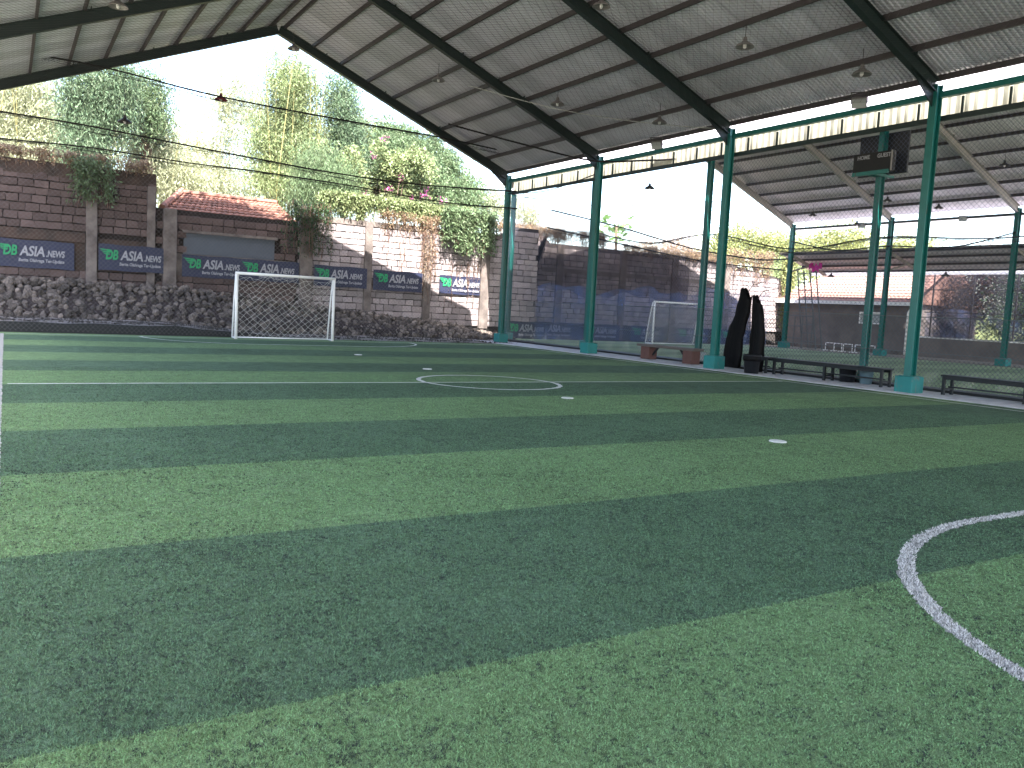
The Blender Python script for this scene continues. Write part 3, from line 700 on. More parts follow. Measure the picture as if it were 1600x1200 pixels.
t = thing('plank_bench', 'plank bench on two red brick piers beside the second and third columns', 'bench', (17.2, 19, 0))
MB().box(17.0, 17.42, 17.85, 20.4, .40, .475).build('plank', 'bench_wood', t, bevel=.008)
for y in (18.15, 20.05):
    p = thing_p = MB().box(17.05, 17.38, y-.2, y+.2, .01, .418).build('pier', 'bench_brick', t, bevel=.01)
for y, s in ((18.36, 1), (19.84, -1)): MB().bar((17.2, y, .15), (17.2, y+s*.25, .41), .06, .03, (1, 0, 0)).build('brace', 'bench_dark', t)
b = thing('rubbish_bin', 'open black plastic bin standing in front of the black tarpaulin', 'bin', (16.55, 15.2, 0))
MB().lathe([(.0, .015), (.18, .015), (.215, .46), (.235, .46), (.235, .49), (.2, .49), (.165, .04), (0, .04)], (16.55, 15.2, 0), 24).build('body', 'plastic_black', b, True)
MB().lathe([(.2, .50), (.225, .50), (.245, .40), (.23, .33), (.222, .33)], (16.55, 15.2, 0), 24).build('bin_liner', 'tarp', b, True)
b = thing('bucket', 'pale blue tub under the long dark bench', 'bucket', (17.55, 12.55, 0))
MB().lathe([(0, .015), (.13, .015), (.16, .33), (.175, .33), (.175, .35), (.145, .35), (.12, .05), (0, .05)], (17.5, 12.5, 0), 20).build('body', 'blue_tub', b, True)
MB().tube([(17.5, 12.34, .34), (17.5, 12.40, .25), (17.5, 12.5, .2), (17.5, 12.6, .25), (17.5, 12.66, .34)], .008, 5).build('handle', 'plastic_black', b)
b = thing('bucket', 'black tub next to the pale blue one under the bench', 'bucket', (17.5, 12.95, 0))
MB().lathe([(0, .015), (.17, .015), (.20, .38), (.215, .38), (.215, .40), (.185, .40), (.16, .05), (0, .05)], (17.45, 12.98, 0), 20).build('body', 'plastic_black', b, True)
# black tarpaulins hung in two tails
def tarp(label, ctr, seed, peak):
    t = thing('tarpaulin', label, 'tarpaulin', (ctr[-1][0], ctr[-1][1], 0)); g = random.Random(seed); n = 18; vs = []; m = 22
    P = []
    for i in range(m+1):
        f = i/m*(len(ctr)-1); k = min(int(f), len(ctr)-2); q = f-k
        P.append([a+(b-a)*q for a, b in zip(ctr[k], ctr[k+1])])
    for i, (x, y, z, w) in enumerate(P):
        for j in range(n):
            a = 2*math.pi*j/n; rr = 1+.16*math.sin(3*a+seed+i*.1)+.17*math.sin(7*a+i*.12)+.05*math.sin(i*.9+a*2)
            zz = z
            if i <= 1: zz += (peak*math.sin(a)+.07*math.sin(3*a))*(1-.6*i)
            if i == m: zz += .015*math.sin(3*a)
            vs.append((x+math.cos(a)*.07*rr, y+math.sin(a)*w*.46*rr, zz))
    fs = [(i*n+j, i*n+(j+1) % n, (i+1)*n+(j+1) % n, (i+1)*n+j) for i in range(m) for j in range(n)]+[tuple(range(n)), tuple(m*n+j for j in reversed(range(n)))]
    MB().add(vs, fs).build('sheet', 'tarp', t, True)
    MB().tube([(P[0][0], P[0][1], P[0][2]-.02), (P[0][0]+.15, P[0][1]-.05, P[0][2]+.22), (17.68, P[0][1]-.1, P[0][2]+.3)], .01, 5).build('tie', 'rope', t)
    return t
tarp('black tarpaulin tail hanging from the fence, leaning away from its twin', [(17.25, 16.20, 2.12, .40), (17.25, 16.30, 1.56, .48), (17.25, 16.42, 1.2, .54), (17.25, 16.5, .8, .58), (17.25, 16.55, .06, .62)], 1, .13)
tarp('black tarpaulin tail hanging straight down behind the bin', [(17.1, 15.69, 1.95, .26), (17.1, 15.60, 1.5, .40), (17.1, 15.55, 1.0, .46), (17.1, 15.57, .5, .48), (17.1, 15.62, .03, .5)], 2, .10)
# scoreboard on the second column of row two
sb = thing('scoreboard', 'black scoreboard bolted high on a teal column', 'scoreboard', (17.95, 12.92, 5.0))
MB().box(18.08, 18.14, 12.34, 13.66, 5.02, 6.0).build('back_panel', 'plastic_black', sb, bevel=.008)
MB().box(17.66, 17.82, 12.46, 13.5, 5.02, 5.50).build('front_panel', 'black', sb, bevel=.01)
MB().box(17.64, 17.66, 12.44, 12.47, 5.02, 5.5).build('frame_edge', 'lamp', sb)
MB().box(17.62, 18.3, 12.98, 13.04, 4.95, 5.01).build('bracket', 'teal', sb)
MB().box(17.62, 18.3, 12.80, 12.86, 4.95, 5.01).build('bracket', 'teal', sb)
MB().box(17.60, 17.66, 12.5, 13.46, 4.97, 5.06).build('lower_rail', 'teal', sb)
for w_, y in (('HOME', 13.38), ('GUEST', 12.84)):
    me = text_mesh(w_, .13, 0, .003); me.materials.clear(); me.materials.append(M['logo_white'])
    for v in me.vertices: v.co = Vector((17.652-v.co.z, y-v.co.x*.92, 5.36+v.co.y))
    o = bpy.data.objects.new('lettering', me); link(o, sb); o.location = -sb.location

# ------------------------------------------------------------------ lamps
def lamp_proto(m, cord):
    t = bpy.data.objects.new('pendant_lamp', None)
    sh = MB().lathe([(.035, .0), (.05, -.03), (.06, -.09), (.11, -.13), (.19, -.17), (.235, -.215), (.24, -.235), (.225, -.225), (.17, -.185), (.09, -.14), (.03, -.1)], (0, 0, 0), 20).mesh('lamp_shade', m, True)
    bulb = MB().lathe([(.0, -.27), (.03, -.262), (.045, -.235), (.045, -.19), (.025, -.12), (.02, -.08)], (0, 0, 0), 12).mesh('bulb', 'white_paint', True)
    cd = MB().tube([(0, 0, 0), (0, 0, cord)], .009, 5).mesh('cord', 'lamp_dark')
    return sh, bulb, cd
LP = {}
def lamp(x, y, z, label, m='lamp', cord=.35):
    k = (m, cord)
    if k not in LP: LP[k] = lamp_proto(m, cord)
    t = thing('pendant_lamp', label, 'lamp', (x, y, z+.12), 'pendant lamps under the roofs'); t.scale = (.82, .82, .9)
    for nm, me in zip(('lamp_shade', 'bulb', 'cord'), LP[k]): o = bpy.data.objects.new(nm, me); link(o, t)
lamp(2.0, 19.5, 7.2, 'pale lamp under the shaded slope near the ridge, at the top edge of the view')
lamp(5.7, 27.35, 7.38, 'dark red lamp hanging on the net rope before the bamboo', 'lamp_red', 1.9)
lamp(3.0, 27.3, 6.28, 'dark lamp on a long cord before the dark green tree', 'lamp_dark', 1.6)
lamp(7.95, 27.5, 9.38, 'grey lamp just under the gable peak', 'lamp', .4)
lamp(11.07, 23.2, 8.1, 'grey lamp hanging between the gable rafter and the next rafter')
lamp(13.25, 20.0, 7.2, 'grey lamp in the second roof bay above the gutter')
lamp(11.1, 15.24, 8.08, 'large pale lamp at the top edge beside the third rafter')
lamp(13.32, 13.1, 7.18, 'large pale lamp in the middle of the near roof bay')
lamp(14.9, 11.37, 6.55, 'yellowed lamp close to the nearest rafter')
lamp(14.87, 17.5, 6.55, 'small grey lamp low by the eave in the third bay')
lamp(20.97, 25, 6.25, 'dark lamp against the white sky between two columns', 'lamp_dark', 1.0)
lamp(33.06, 23.35, 6.95, 'small dark lamp in the neighbouring hall, upper one left of the near columns', 'lamp_dark')
lamp(33.94, 21.5, 6.6, 'small dark lamp in the neighbouring hall, right of the nearest column', 'lamp_dark')
lamp(33.77, 27.87, 6.7, 'small dark lamp near the gable rafter of the neighbouring hall', 'lamp_dark')
lamp(34.84, 26.13, 6.25, 'small dark lamp low by the eave of the neighbouring hall', 'lamp_dark')
lamp(31.52, 17.55, 7.6, 'dark lamp near the neighbouring roof at the frame edge', 'lamp_dark')
lamp(37.2, 29.2, 3.95, 'small dark lamp under the canopy, before the pink roof', 'lamp_dark', .25)
lamp(37.2, 22.9, 3.95, 'small dark lamp under the canopy, before the dark net', 'lamp_dark', .25)
def flood(x, y, z, label):
    t = thing('floodlight', label, 'floodlight', (x, y, z), 'floodlights on the eave purlins')
    MB().box(-.16, .16, -.05, .05, -.12, .12).build('housing', 'lamp', t, loc=(0, 0, 0), bevel=.01)
    MB().box(-.14, .14, -.058, -.05, -.10, .10).build('glass', 'glass', t, loc=(0, 0, 0))
    MB().box(-.18, -.165, -.02, .02, -.02, .22).box(.165, .18, -.02, .02, -.02, .22).box(-.18, .18, -.02, .02, .22, .235).build('yoke', 'lamp_dark', t, loc=(0, 0, 0))
    t.rotation_euler = (.5, 0, math.radians(-60))
flood(16.45, 19.4, 6.38, 'boxy floodlight at the eave between the second and third columns')
flood(16.45, 12.55, 6.38, 'boxy floodlight at the eave above the scoreboard')
flood(35.3, 26.2, 6.2, 'small floodlight on the far eave beside the far columns')
flood(35.3, 21.2, 6.2, 'small floodlight on the far eave near the nearest column')

# ------------------------------------------------------------------ nets, ropes, fence
def rope(label, pts, r=.03, cat='rope', m='rope', group='ropes carrying the nets', fuzz=0, name='net_rope'):
    # smooth the polyline
    P = [Vector(p) for p in pts]; Q = []
    for i in range(len(P)-1):
        p0, p1, p2, p3 = P[max(i-1, 0)], P[i], P[i+1], P[min(i+2, len(P)-1)]
        for k in range(6):
            t = k/6; Q.append(.5*((2*p1)+(p2-p0)*t+(2*p0-5*p1+4*p2-p3)*t*t+(3*p1-p0-3*p2+p3)*t**3))
    Q.append(P[-1])
    if fuzz:
        t = thing(name, label, cat, tuple(P[0]), group)
        MB().tube(Q, r, 5).build('cord', m, t, True)
        mb = MB()
        for k in range(4):
            g = random.Random(k+len(pts)); ph = g.uniform(0, 6)
            mb.tube([q+Vector((0, .04*math.sin(i*.9+ph), -.02-fuzz*(.5+.5*math.sin(i*.35+ph))*g.uniform(.7, 1))) for i, q in enumerate(Q)], .006, 3)
        A = []; B = []
        for i in range(len(Q)-1):
            for k in range(5):
                q = Q[i].lerp(Q[i+1], k/5); A.append(q); B.append(q+Vector((rnd.uniform(-.12, .12), .02, -fuzz*rnd.uniform(.4, 1.2))))
        V, F = strands(A, B, .004); np_obj('loose_netting', V, F, 'net_dark', t)['kind'] = 'stuff'
        mb.build('gathered_net', 'net_dark', t)['kind'] = 'stuff'
    else:
        tag(MB().tube(Q, r, 5).build(name, m, None, True), label, cat, group)
YN = 27.2
rope('thick upper net rope sagging from the shaded slope to the corner column', [(-2, YN, 7.85), (-.1, YN, 7.66), (2.39, YN, 7.63), (5.66, YN, 7.36), (10.1, YN, 7.27), (13.2, YN, 7.24), (16.4, YN, 7.1)], .026, fuzz=.14)
rope('middle net rope sagging before the bamboo', [(-2, YN, 6.1), (-.1, YN, 5.99), (1.91, YN, 5.94), (4.49, YN, 5.78), (6.77, YN, 5.65), (9.27, YN, 5.53), (12.28, YN, 5.51), (16.4, YN, 5.74)], .024, fuzz=.16)
rope('lowest net rope just above the wall top', [(-2, YN+.05, 5.3), (-.1, YN+.05, 5.28), (2.08, YN+.05, 5.34), (4.86, YN+.05, 5.26), (6.77, YN+.05, 5.27), (10.18, YN+.05, 5.18), (13.3, YN+.05, 5.02), (16.5, YN+.05, 5.12)], .02, fuzz=.10)
rope('rope sagging between the corner columns and the second column', [(16.6, 28.1, 5.75), (16.6, 25.4, 5.62), (16.6, 22.5, 5.9)], .02)
rope('rope sagging across the white sky behind the second column', [(17.0, 27.8, 5.65), (20.5, 27, 5.6), (23.5, 26.5, 6.05), (26, 26, 6.3)], .018)
rope('net rope hanging in a long curve over the far hall end', [(20.5, 31, 5.75), (24.5, 31, 5.35), (29, 31, 4.75), (33.5, 31, 4.55), (35.3, 30.5, 4.7)], .035, fuzz=.2)
rope('lower net rope over the far hall end above the wall', [(20.5, 31.2, 5.0), (25, 31.2, 4.6), (30, 31.2, 4.2), (35.3, 30.6, 4.1)], .03, fuzz=.12)
rope('net rope sagging along the far columns', [(35.25, 30.3, 5.6), (35.25, 27.5, 5.05), (35.25, 24.7, 5.15), (35.25, 21.5, 5.0), (35.25, 18.9, 5.5)], .03, fuzz=.16)
rope('net rope sagging along the nearer side of the neighbouring hall', [(18.2, 24.3, 4.2), (18.2, 21.5, 3.75), (18.2, 18.7, 3.9), (18.2, 15.6, 3.35), (18.2, 12.9, 3.55), (18.2, 10, 3.4), (18.2, 7.2, 3.6)], .016, fuzz=.10)
rope('thin pale cable slung under the roof between two rafters', [(11.6, 22.3, 7.8), (13.2, 20, 7.0), (14.9, 18.3, 6.62), (16.4, 16.7, 6.42)], .012, 'cable', 'cable_white', None, name='cable')
rope('thick dark hose slung from the corner column under the gutter', [(12.6, 25.5, 7.35), (14.6, 23.9, 6.75), (16.2, 22.3, 6.25), (16.75, 20.5, 6.1), (16.9, 18.9, 5.98)], .03, 'cable', 'rope', None, name='hose')
# fine nets
V, F = diamond_net((-1.3, 27.25, .05), (1, 0, 0), (0, 0, 1), 17.8, 6.4, .13, .0024)
tag(np_obj('end_net', V, F, 'net_grey'), 'fine dark net hung across the pitch end behind the goal', 'net', kind='stuff')
V, F = diamond_net((17.70, 4, 1.7), (0, 1, 0), (0, 0, 1), 25.8, 4.2, .12, .0036)
tag(np_obj('side_net', V, F, 'net_blue'), 'fine dark net above the wire fence between the halls', 'net', kind='stuff')
fe = thing('wire_fence', 'chain link fence between the walkway and the neighbouring pitch', 'fence', (17.66, 15, 0))
V, F = diamond_net((17.66, 5, .1), (0, 1, 0), (0, 0, 1), 24.8, 1.55, .105, .0055)
np_obj('chain_link', V, F, 'wire', fe)['kind'] = 'stuff'
for z in (.1, .85, 1.65): MB().tube([(17.66, 5, z), (17.66, 29.8, z)], .009, 5).build('rail_wire', 'wire', fe)
V, F = diamond_net((-1.3, 3, 6.36), (1, 0, 0), (0, 1, 0), 17.8, 24.2, .18, .0022)
V[:, 2] += .25*np.sin((V[:, 0]+1.3)/17.8*math.pi)
tag(np_obj('ceiling_net', V, F, 'net_dark'), 'fine dark net stretched under the roof trusses', 'net', kind='stuff')
# blue and dark nets
def drape(name, label, fx, nu, nv, m, cat='net', wave=.06):
    vs = [fx(i/nu, j/nv) for i in range(nu+1) for j in range(nv+1)]
    mb = MB().add(vs, [(i*(nv+1)+j, (i+1)*(nv+1)+j, (i+1)*(nv+1)+j+1, i*(nv+1)+j+1) for i in range(nu) for j in range(nv)])
    return tag(mb.build(name, m, None, True), label, cat, kind='stuff')
drape('blue_net', 'blue net hung across the end of the neighbouring pitch', lambda u, v: (20.4+14.8*u, 31.6+.10*math.sin(u*55)+.05*math.sin(u*131), .02+(2.35+.45*u+.15*math.sin(u*19)+.1*math.sin(u*47))*v), 120, 8, 'blue_net')
drape('blue_net', 'blue net hung above the white coping of the far low wall', lambda u, v: (39.32+.06*math.sin(u*60), 25.0-15*u, .95+(1.25+.2*math.sin(u*17))*v), 90, 6, 'blue_net')
drape('shade_net', 'dark shade net draped over the upper part of the far wall', lambda u, v: (21.3+9.9*u, 33.45+.04*math.sin(u*40), (2.25+.15*math.sin(u*13)+.08*math.sin(u*37))*(1-v)+(4.6+.75*max(0, 1-u*2.6))*v), 90, 8, 'shade_net')
drape('shade_net', 'dark shade net closing the far side under the canopy', lambda u, v: (38.9+.05*math.sin(u*50), 25.3-17*u, 1.0+3.15*v), 60, 6, 'dense_net')
rn = thing('rolled_net', 'black rolled edge of the shade net leaning on the wall', 'net', (21.2, 33.3, 2.4))
MB().tube([(21.05, 33.3, 2.35), (21.25, 33.3, 3.3), (21.6, 33.3, 4.3), (21.95, 33.3, 5.1)], [.16, .13, .12, .05], 8).build('roll', 'tarp', rn, True)
rn2 = MB().tube([(20.95, 33.35, 2.4), (20.95, 33.35, 5.4)], .03, 6).build('edge_pole', 'rope', rn)

# ------------------------------------------------------------------ far side: house, wall, scaffold, hurdles
ho = thing('house', 'low grey house with a pale tiled roof beyond the far columns', 'house', (41.5, 29.3, 0))
MB().box(38.9, 44.5, 25.45, 33.3, -.05, 2.58).build('wall', 'house_wall', ho)
MB().box(38.84, 38.9, 25.45, 33.3, -.05, .22).build('plinth', 'concrete', ho)
wf = MB().box(38.86, 38.93, 27.1, 28.5, 1.5, 1.56).box(38.86, 38.93, 27.1, 28.5, 2.06, 2.12).box(38.86, 38.93, 27.1, 27.16, 1.56, 2.06).box(38.86, 38.93, 28.44, 28.5, 1.56, 2.06).box(38.86, 38.93, 27.77, 27.83, 1.56, 2.06).build('window', 'white_paint', ho)
MB().box(38.885, 38.895, 27.16, 28.44, 1.56, 2.06).build('pane', 'glass', wf, loc=(0, 0, 0))
def tiled(mb, x0, z0, x1, z1, y0, y1, inset=0., course=.28, wave=.22):
    nc = int(math.hypot(x1-x0, z1-z0)/course); nw = int((y1-y0)/(wave/4))
    for c in range(nc):
        a, b = c/nc, (c+1)/nc; ya0 = y0; ya1 = y1-inset*a
        vs = []
        for i in range(nw+1):
            y = ya0+(ya1-ya0)*i/nw; h = .03*abs(math.sin(math.pi*i/4))
            vs += [(x0+(x1-x0)*a, y, z0+(z1-z0)*a+h+.03), (x0+(x1-x0)*b, y, z0+(z1-z0)*b+h), (x0+(x1-x0)*a, y, z0+(z1-z0)*a+h-.0)]
        mb.add(vs, [f for i in range(nw) for f in ((3*i, 3*i+3, 3*i+4, 3*i+1), (3*i+2, 3*i+5, 3*i+3, 3*i))])
mb = MB(); tiled(mb, 38.35, 2.62, 41.9, 5.0, 25.2, 33.8, 2.4); mb.build('roof_tiles', 'house_tile', ho)['kind'] = 'stuff'
MB().box(38.3, 38.36, 25.2, 33.8, 2.48, 2.66).build('fascia', 'white_paint', ho)
MB().add([(38.4, 25.3, 2.6), (41.9, 25.3, 4.96), (45.0, 25.3, 2.6), (38.4, 33.7, 2.6), (41.9, 31.3, 4.96), (45.0, 33.7, 2.6)], [(0, 1, 2), (1, 4, 5, 2), (0, 3, 4, 1), (3, 5, 4)]).build('roof', 'house_tile', ho)
MB().tube([(38.35, 25.15, 2.7), (41.9, 25.15, 5.06)], .07, 6).build('verge_tiles', 'house_tile', ho)
dp = MB().tube([(38.6, 25.2, 2.2), (38.55, 25.42, 2.28), (38.55, 25.5, 2.15), (38.55, 25.5, .03)], .05, 8).build('drain_pipe', 'white_paint', None, True)
tag(dp, 'white drain pipe standing at the corner of the grey house', 'pipe')
lw = thing('boundary_wall', 'low dark wall with a white coping along the far side', 'wall', (39, 17, 0))
MB().box(39.0, 39.2, 6, 25.1, -.05, .95).build('wall', 'house_wall', lw)
MB().box(38.93, 39.25, 6, 25.1, .95, 1.02).build('coping', 'white_paint', lw)
for y in (24.6, 22.6, 20.6, 18.6, 16.6, 14.6, 12.6, 10.6): MB().box(39.06, 39.12, y-.03, y+.03, 1.02, 4.2).build('fence_post', 'purlin', lw)
for z in (2.2, 3.3): MB().box(39.07, 39.11, 6, 25, z, z+.04).build('fence_rail', 'purlin', lw)
sc = thing('scaffold', 'thin grey steel scaffold with a ladder beside the far corner column', 'scaffold', (36.9, 30.5, 0))
for y in (31.4, 30.2):
    for x in (36.5, 37.3): MB().tube([(x, y, .0), (x, y, 1.75)], .034, 6).build('pole', 'wire', sc)
for (y0, y1) in ((30.9, 30.2), (30.1, 29.3)):
    for x in (36.6, 37.1): MB().tube([(x, y1, .0), (x, y0, 4.2)], .036, 6).build('ladder_leg', 'wire', sc)
for z in (.55, 1.2, 1.75): MB().tube([(36.5, 31.4, z), (36.5, 30.2, z)], .028, 5).build('rung', 'wire', sc)
for k in range(9):
    z = .4+.45*k; f = z/4.2
    MB().tube([(36.6, 30.2+.7*f, z), (36.6, 29.3+.8*f, z)], .026, 5).build('rung', 'wire', sc)
cl = MB(); g = random.Random(4)
vs = [(36.6+.1*math.sin(a*2), 29.55+.75*(a/12)-.2, 4.15+.12*math.sin(a*1.3)+b*.16+g.uniform(-.04, .04)) for a in range(13) for b in range(3)]
cl.add(vs, [(3*i+j, 3*i+3+j, 3*i+4+j, 3*i+1+j) for i in range(12) for j in range(2)])
tag(cl.build('magenta_cloth', 'magenta', None, True), 'magenta cloth lying over the top of the scaffold', 'cloth')
for i, (x, y, r) in enumerate(((36.5, 28.35, .1), (36.35, 27.75, -.1), (36.4, 27.2, .05), (36.3, 26.45, .0), (36.5, 26.0, .15))):
    t = thing('training_hurdle', ('white training hurdle nearest the scaffold in the low row', 'white training hurdle second from the scaffold', 'white training hurdle in the middle of the row',
        'white training hurdle before the far column', 'white training hurdle last in the row, beside the far column base')[i], 'hurdle', (x, y, 0), 'white training hurdles on the far turf edge')
    t.rotation_euler = (0, 0, r)
    MB().tube([(0, -.25, .42), (0, .25, .42)], .022, 8).build('top_bar', 'white_paint', t, True, loc=(0, 0, 0))
    for s in (-1, 1):
        MB().tube([(0, s*.25, .42), (.0, s*.25, .03)], .022, 8).build('leg', 'white_paint', t, True, loc=(0, 0, 0))
        MB().tube([(-.2, s*.25, .03), (.2, s*.25, .03)], .022, 8).build('foot', 'white_paint', t, True, loc=(0, 0, 0))
# hut behind the wall
hut = thing('tiled_hut', 'small hut roof of red clay tiles rising behind the block wall', 'hut', (7.4, 34, 0))
MB().box(5.2, 9.6, 33.1, 35.2, 0, 4.22).build('wall', 'concrete_brown', hut)
MB().add([(4.9, 32.75, 4.26), (9.75, 32.75, 4.26), (9.4, 34.3, 5.06), (5.75, 34.3, 5.06), (4.9, 35.8, 4.26), (9.75, 35.8, 4.26)], [(0,1,2,3), (3,2,5,4), (0,3,4), (1,5,2)]).build('roof', 'terracotta', hut)
mb = MB()
for c in range(7):
    a, b = c/7, (c+1)/7; nw = 92; vs = []
    for i in range(nw+1):
        x0 = 4.9+.85*a; x1 = 9.75-.35*a; x = x0+(x1-x0)*i/nw; h = .03*abs(math.sin(math.pi*i/4))
        vs += [(x, 32.75+1.55*a, 4.30+.8*a+h+.03), (x, 32.75+1.55*b, 4.28+.8*b+h), (x, 32.75+1.55*a, 4.28+.8*a+h)]
    mb.add(vs, [f for i in range(nw) for f in ((3*i, 3*i+3, 3*i+4, 3*i+1), (3*i+2, 3*i+5, 3*i+3, 3*i))])
mb.build('roof_tiles', 'terracotta', hut)['kind'] = 'stuff'
for k in range(5):
    f0, f1 = k/5, (k+1)/5+.04
    MB().tube([(4.85+.9*f0, 32.7+1.6*f0, 4.34+.82*f0), (4.85+.9*f1, 32.7+1.6*f1, 4.37+.82*f1)], [.13, .105], 8).build('hip_tile', 'terracotta', hut)
for k in range(9):
    x = 5.7+.41*k; MB().tube([(x, 34.3, 5.12), (x+.43, 34.3, 5.13)], [.12, .10], 8).build('ridge_tile', 'terracotta', hut)
# distant lattice tower and block
tw = thing('lattice_tower', 'pale lattice mast far behind the neighbouring hall', 'mast', (81, 90, 0))
for sx in (-1, 1):
    for sy in (-1, 1): MB().tube([(81+sx*1.3, 90+sy*1.3, 0), (81+sx*.5, 90+sy*.5, 30)], .12, 5).build('mast_leg', 'pale_far', tw)
A = []; B = []
for k in range(20):
    z = k*1.5; w0 = 1.3-.8*z/30; w1 = 1.3-.8*(z+1.5)/30
    for (ax, ay), (bx, by) in (((-1,-1),(1,-1)), ((1,-1),(1,1)), ((1,1),(-1,1)), ((-1,1),(-1,-1))):
        A += [(81+ax*w0, 90+ay*w0, z), (81+bx*w0, 90+by*w0, z)]; B += [(81+bx*w1, 90+by*w1, z+1.5), (81+ax*w1, 90+ay*w1, z+1.5)]
V, F = strands(A, B, .06); np_obj('lattice', V, F, 'pale_far', tw)['kind'] = 'stuff'
bd = thing('pale_building', 'pale flat block far behind the neighbouring hall', 'building', (86, 92, 0))
MB().box(83.6, 87, 90, 96, 0, 15).build('wall', 'pale_far', bd)
for r_ in range(3):
    for c_ in range(2): MB().box(83.9+1.5*c_, 84.9+1.5*c_, 89.96, 90.02, 7+2.6*r_, 8.6+2.6*r_).build('window', 'glass', bd)

# ------------------------------------------------------------------ vegetation
hv = []; nx, ny = 40, 14
for i in range(nx+1):
    for j in range(ny+1):
        x = -60+220*i/nx; y = 48+90*j/ny; hv.append((x, y, -.5+(2.5+.9*math.sin(x*.11)+.6*math.sin(x*.31+y*.2))*min(1, j/3)+.03*(y-48)))
tag(MB().add(hv, [(i*(ny+1)+j, (i+1)*(ny+1)+j, (i+1)*(ny+1)+j+1, i*(ny+1)+j+1) for i in range(nx) for j in range(ny)]).build('hillside', mat('hill_green', (.13, .15, .05), .9, var=.4, vscale=1.5, bump=.2, bscale=2), None, True), 'green slope rising beyond the walls', 'hillside', kind='structure')
def culms(name, parent, x0, x1, y0, y1, z0, z1, n, r, m, seed, lean=.12):
    g = random.Random(seed); mb = None
    for k in range(n):
        x = g.uniform(x0, x1); y = g.uniform(y0, y1); h = g.uniform(.75, 1)*(z1-z0); lx = g.uniform(-lean, lean)*h; ly = g.uniform(-lean, lean*.3)*h
        MB().tube([(x, y, z0), (x+lx*.25, y+ly*.25, z0+h*.5), (x+lx, y+ly, z0+h)], [r, r*.8, r*.3], 5).build(name, m, parent)
def bamboo(label, x0, x1, y, z1, blobs, n, m, seed, nc=9, L=.24, W=.05, clusters=110, cr=.4, droop=.9, dead=False, vert=1.3):
    t = thing('bamboo_clump', label, 'bamboo', ((x0+x1)/2, y, 0), 'bamboo behind the walls')
    culms('culm', t, x0, x1, y-.5, y+.6, 0, z1, nc, .035, 'culm', seed)
    foliage('foliage', blobs, n, m, t, L, W, droop, seed, clusters, cr, .25, vert)
    return t
def tree(name, label, x, y, h, blobs, n, m, seed, L=.2, W=.08, clusters=90, cr=.35, droop=.4, r=.16, vert=1., shell=.45, cat='tree', group='trees behind the walls', limbs=6):
    t = thing(name, label, cat, (x, y, 0), group)
    g = random.Random(seed); top = (x+g.uniform(-.2, .2), y, h*.62)
    tr = MB().tube([(x, y, -.05), (x+.08, y, h*.25), (x-.05, y, h*.45), top], [r*1.25, r, r*.8, r*.5], 8)
    tr.build('trunk', 'bark', t, True)
    for k in range(limbs):
        b = blobs[k % len(blobs)]; e = (b[0]+g.uniform(-.5, .5)*b[3], b[1]+g.uniform(-.5, .5)*b[4], b[2]+g.uniform(-.2, .6)*b[5])
        s = Vector((x, y, h*.3)).lerp(Vector(top), g.uniform(.3, 1)); MB().tube([s, s.lerp(Vector(e), .5)+Vector((0, 0, .2)), e], [r*.45, r*.3, r*.1], 6).build('limb', 'bark', t, True)
    foliage('crown', blobs, n, m, t, L, W, droop, seed, clusters, cr, shell, vert)
    return t
bamboo('pale yellow bamboo above the end of the tall brown wall', -2.5, 2, 37.5, 10, [(-1.2, 37.5, 7.4, 1.7, 1, 1.7), (1, 37.6, 7.0, 1.5, 1, 1.7), (.3, 37, 5.9, 2.2, .6, .7), (.6, 37.8, 8.4, 1.3, .8, 1.0)], 24000, 'leaf_pale', 31, clusters=150)
tree('weeping_tree', 'dark green weeping tree above the tall brown wall', 3.0, 36, 11, [(2.7, 36, 8.2, 1.0, .8, 1.6), (3.7, 36, 8.5, .9, .8, 1.4), (2.6, 35.6, 6.2, .7, .5, 1.2)], 20000, 'leaf_teal', 33, .22, .06, 170, .30, 1.2, vert=1.9)
tree('green_tree', 'light green tree whose top meets the gable rafter', 4.9, 37.5, 11, [(4.9, 37.5, 9.3, .8, .7, .9), (5.2, 37.4, 8.2, .6, .6, .6)], 6000, 'leaf_green', 34, .2, .06, 70, .28, .8)
bamboo('sparse sunlit bamboo between the dark weeping tree and the hut', 4.2, 6.4, 38.5, 9, [(5.2, 38.5, 7.4, 1.2, .8, 1.3), (4.9, 37.8, 5.9, 1.1, .6, .9), (6.4, 38, 6.0, 1.2, .6, .8)], 13000, 'leaf_pale', 35, nc=14, clusters=140)
bamboo('very pale bamboo far behind the clay tiled hut', 5.5, 9.8, 43, 11.5, [(8.0, 43, 7.8, 2.1, 1.2, 1.5), (9.6, 43, 10.2, 1.3, 1.2, 2.4), (7.4, 42, 6.4, 2.6, 1, .9)], 19000, 'leaf_pale', 37, nc=18, L=.26, clusters=180)
bamboo('tall olive bamboo clump under the gable peak', 9.4, 12.2, 36.5, 13, [(10.5, 36.5, 10.3, 1.15, .9, 1.9), (11.0, 36.4, 8.0, 1.2, .8, 1.6), (9.8, 36.8, 7.6, 1.0, .8, 1.9), (10.2, 36, 6.0, 1.4, .6, .9)], 30000, 'leaf_bamboo', 39, nc=16, clusters=220, cr=.34)
tree('drooping_shrub', 'dark drooping shrub spilling over the wall beside the hut roof', 11.2, 34.0, 7.5, [(11.0, 33.8, 6.4, 1.2, .6, .9), (10.6, 33.4, 5.5, .95, .5, .8), (11.8, 33.6, 5.9, .8, .5, .8)], 17000, 'leaf_green', 41, .2, .04, 150, .24, 1.5, .08, 1.9, cat='shrub', group='shrubs on the wall top')
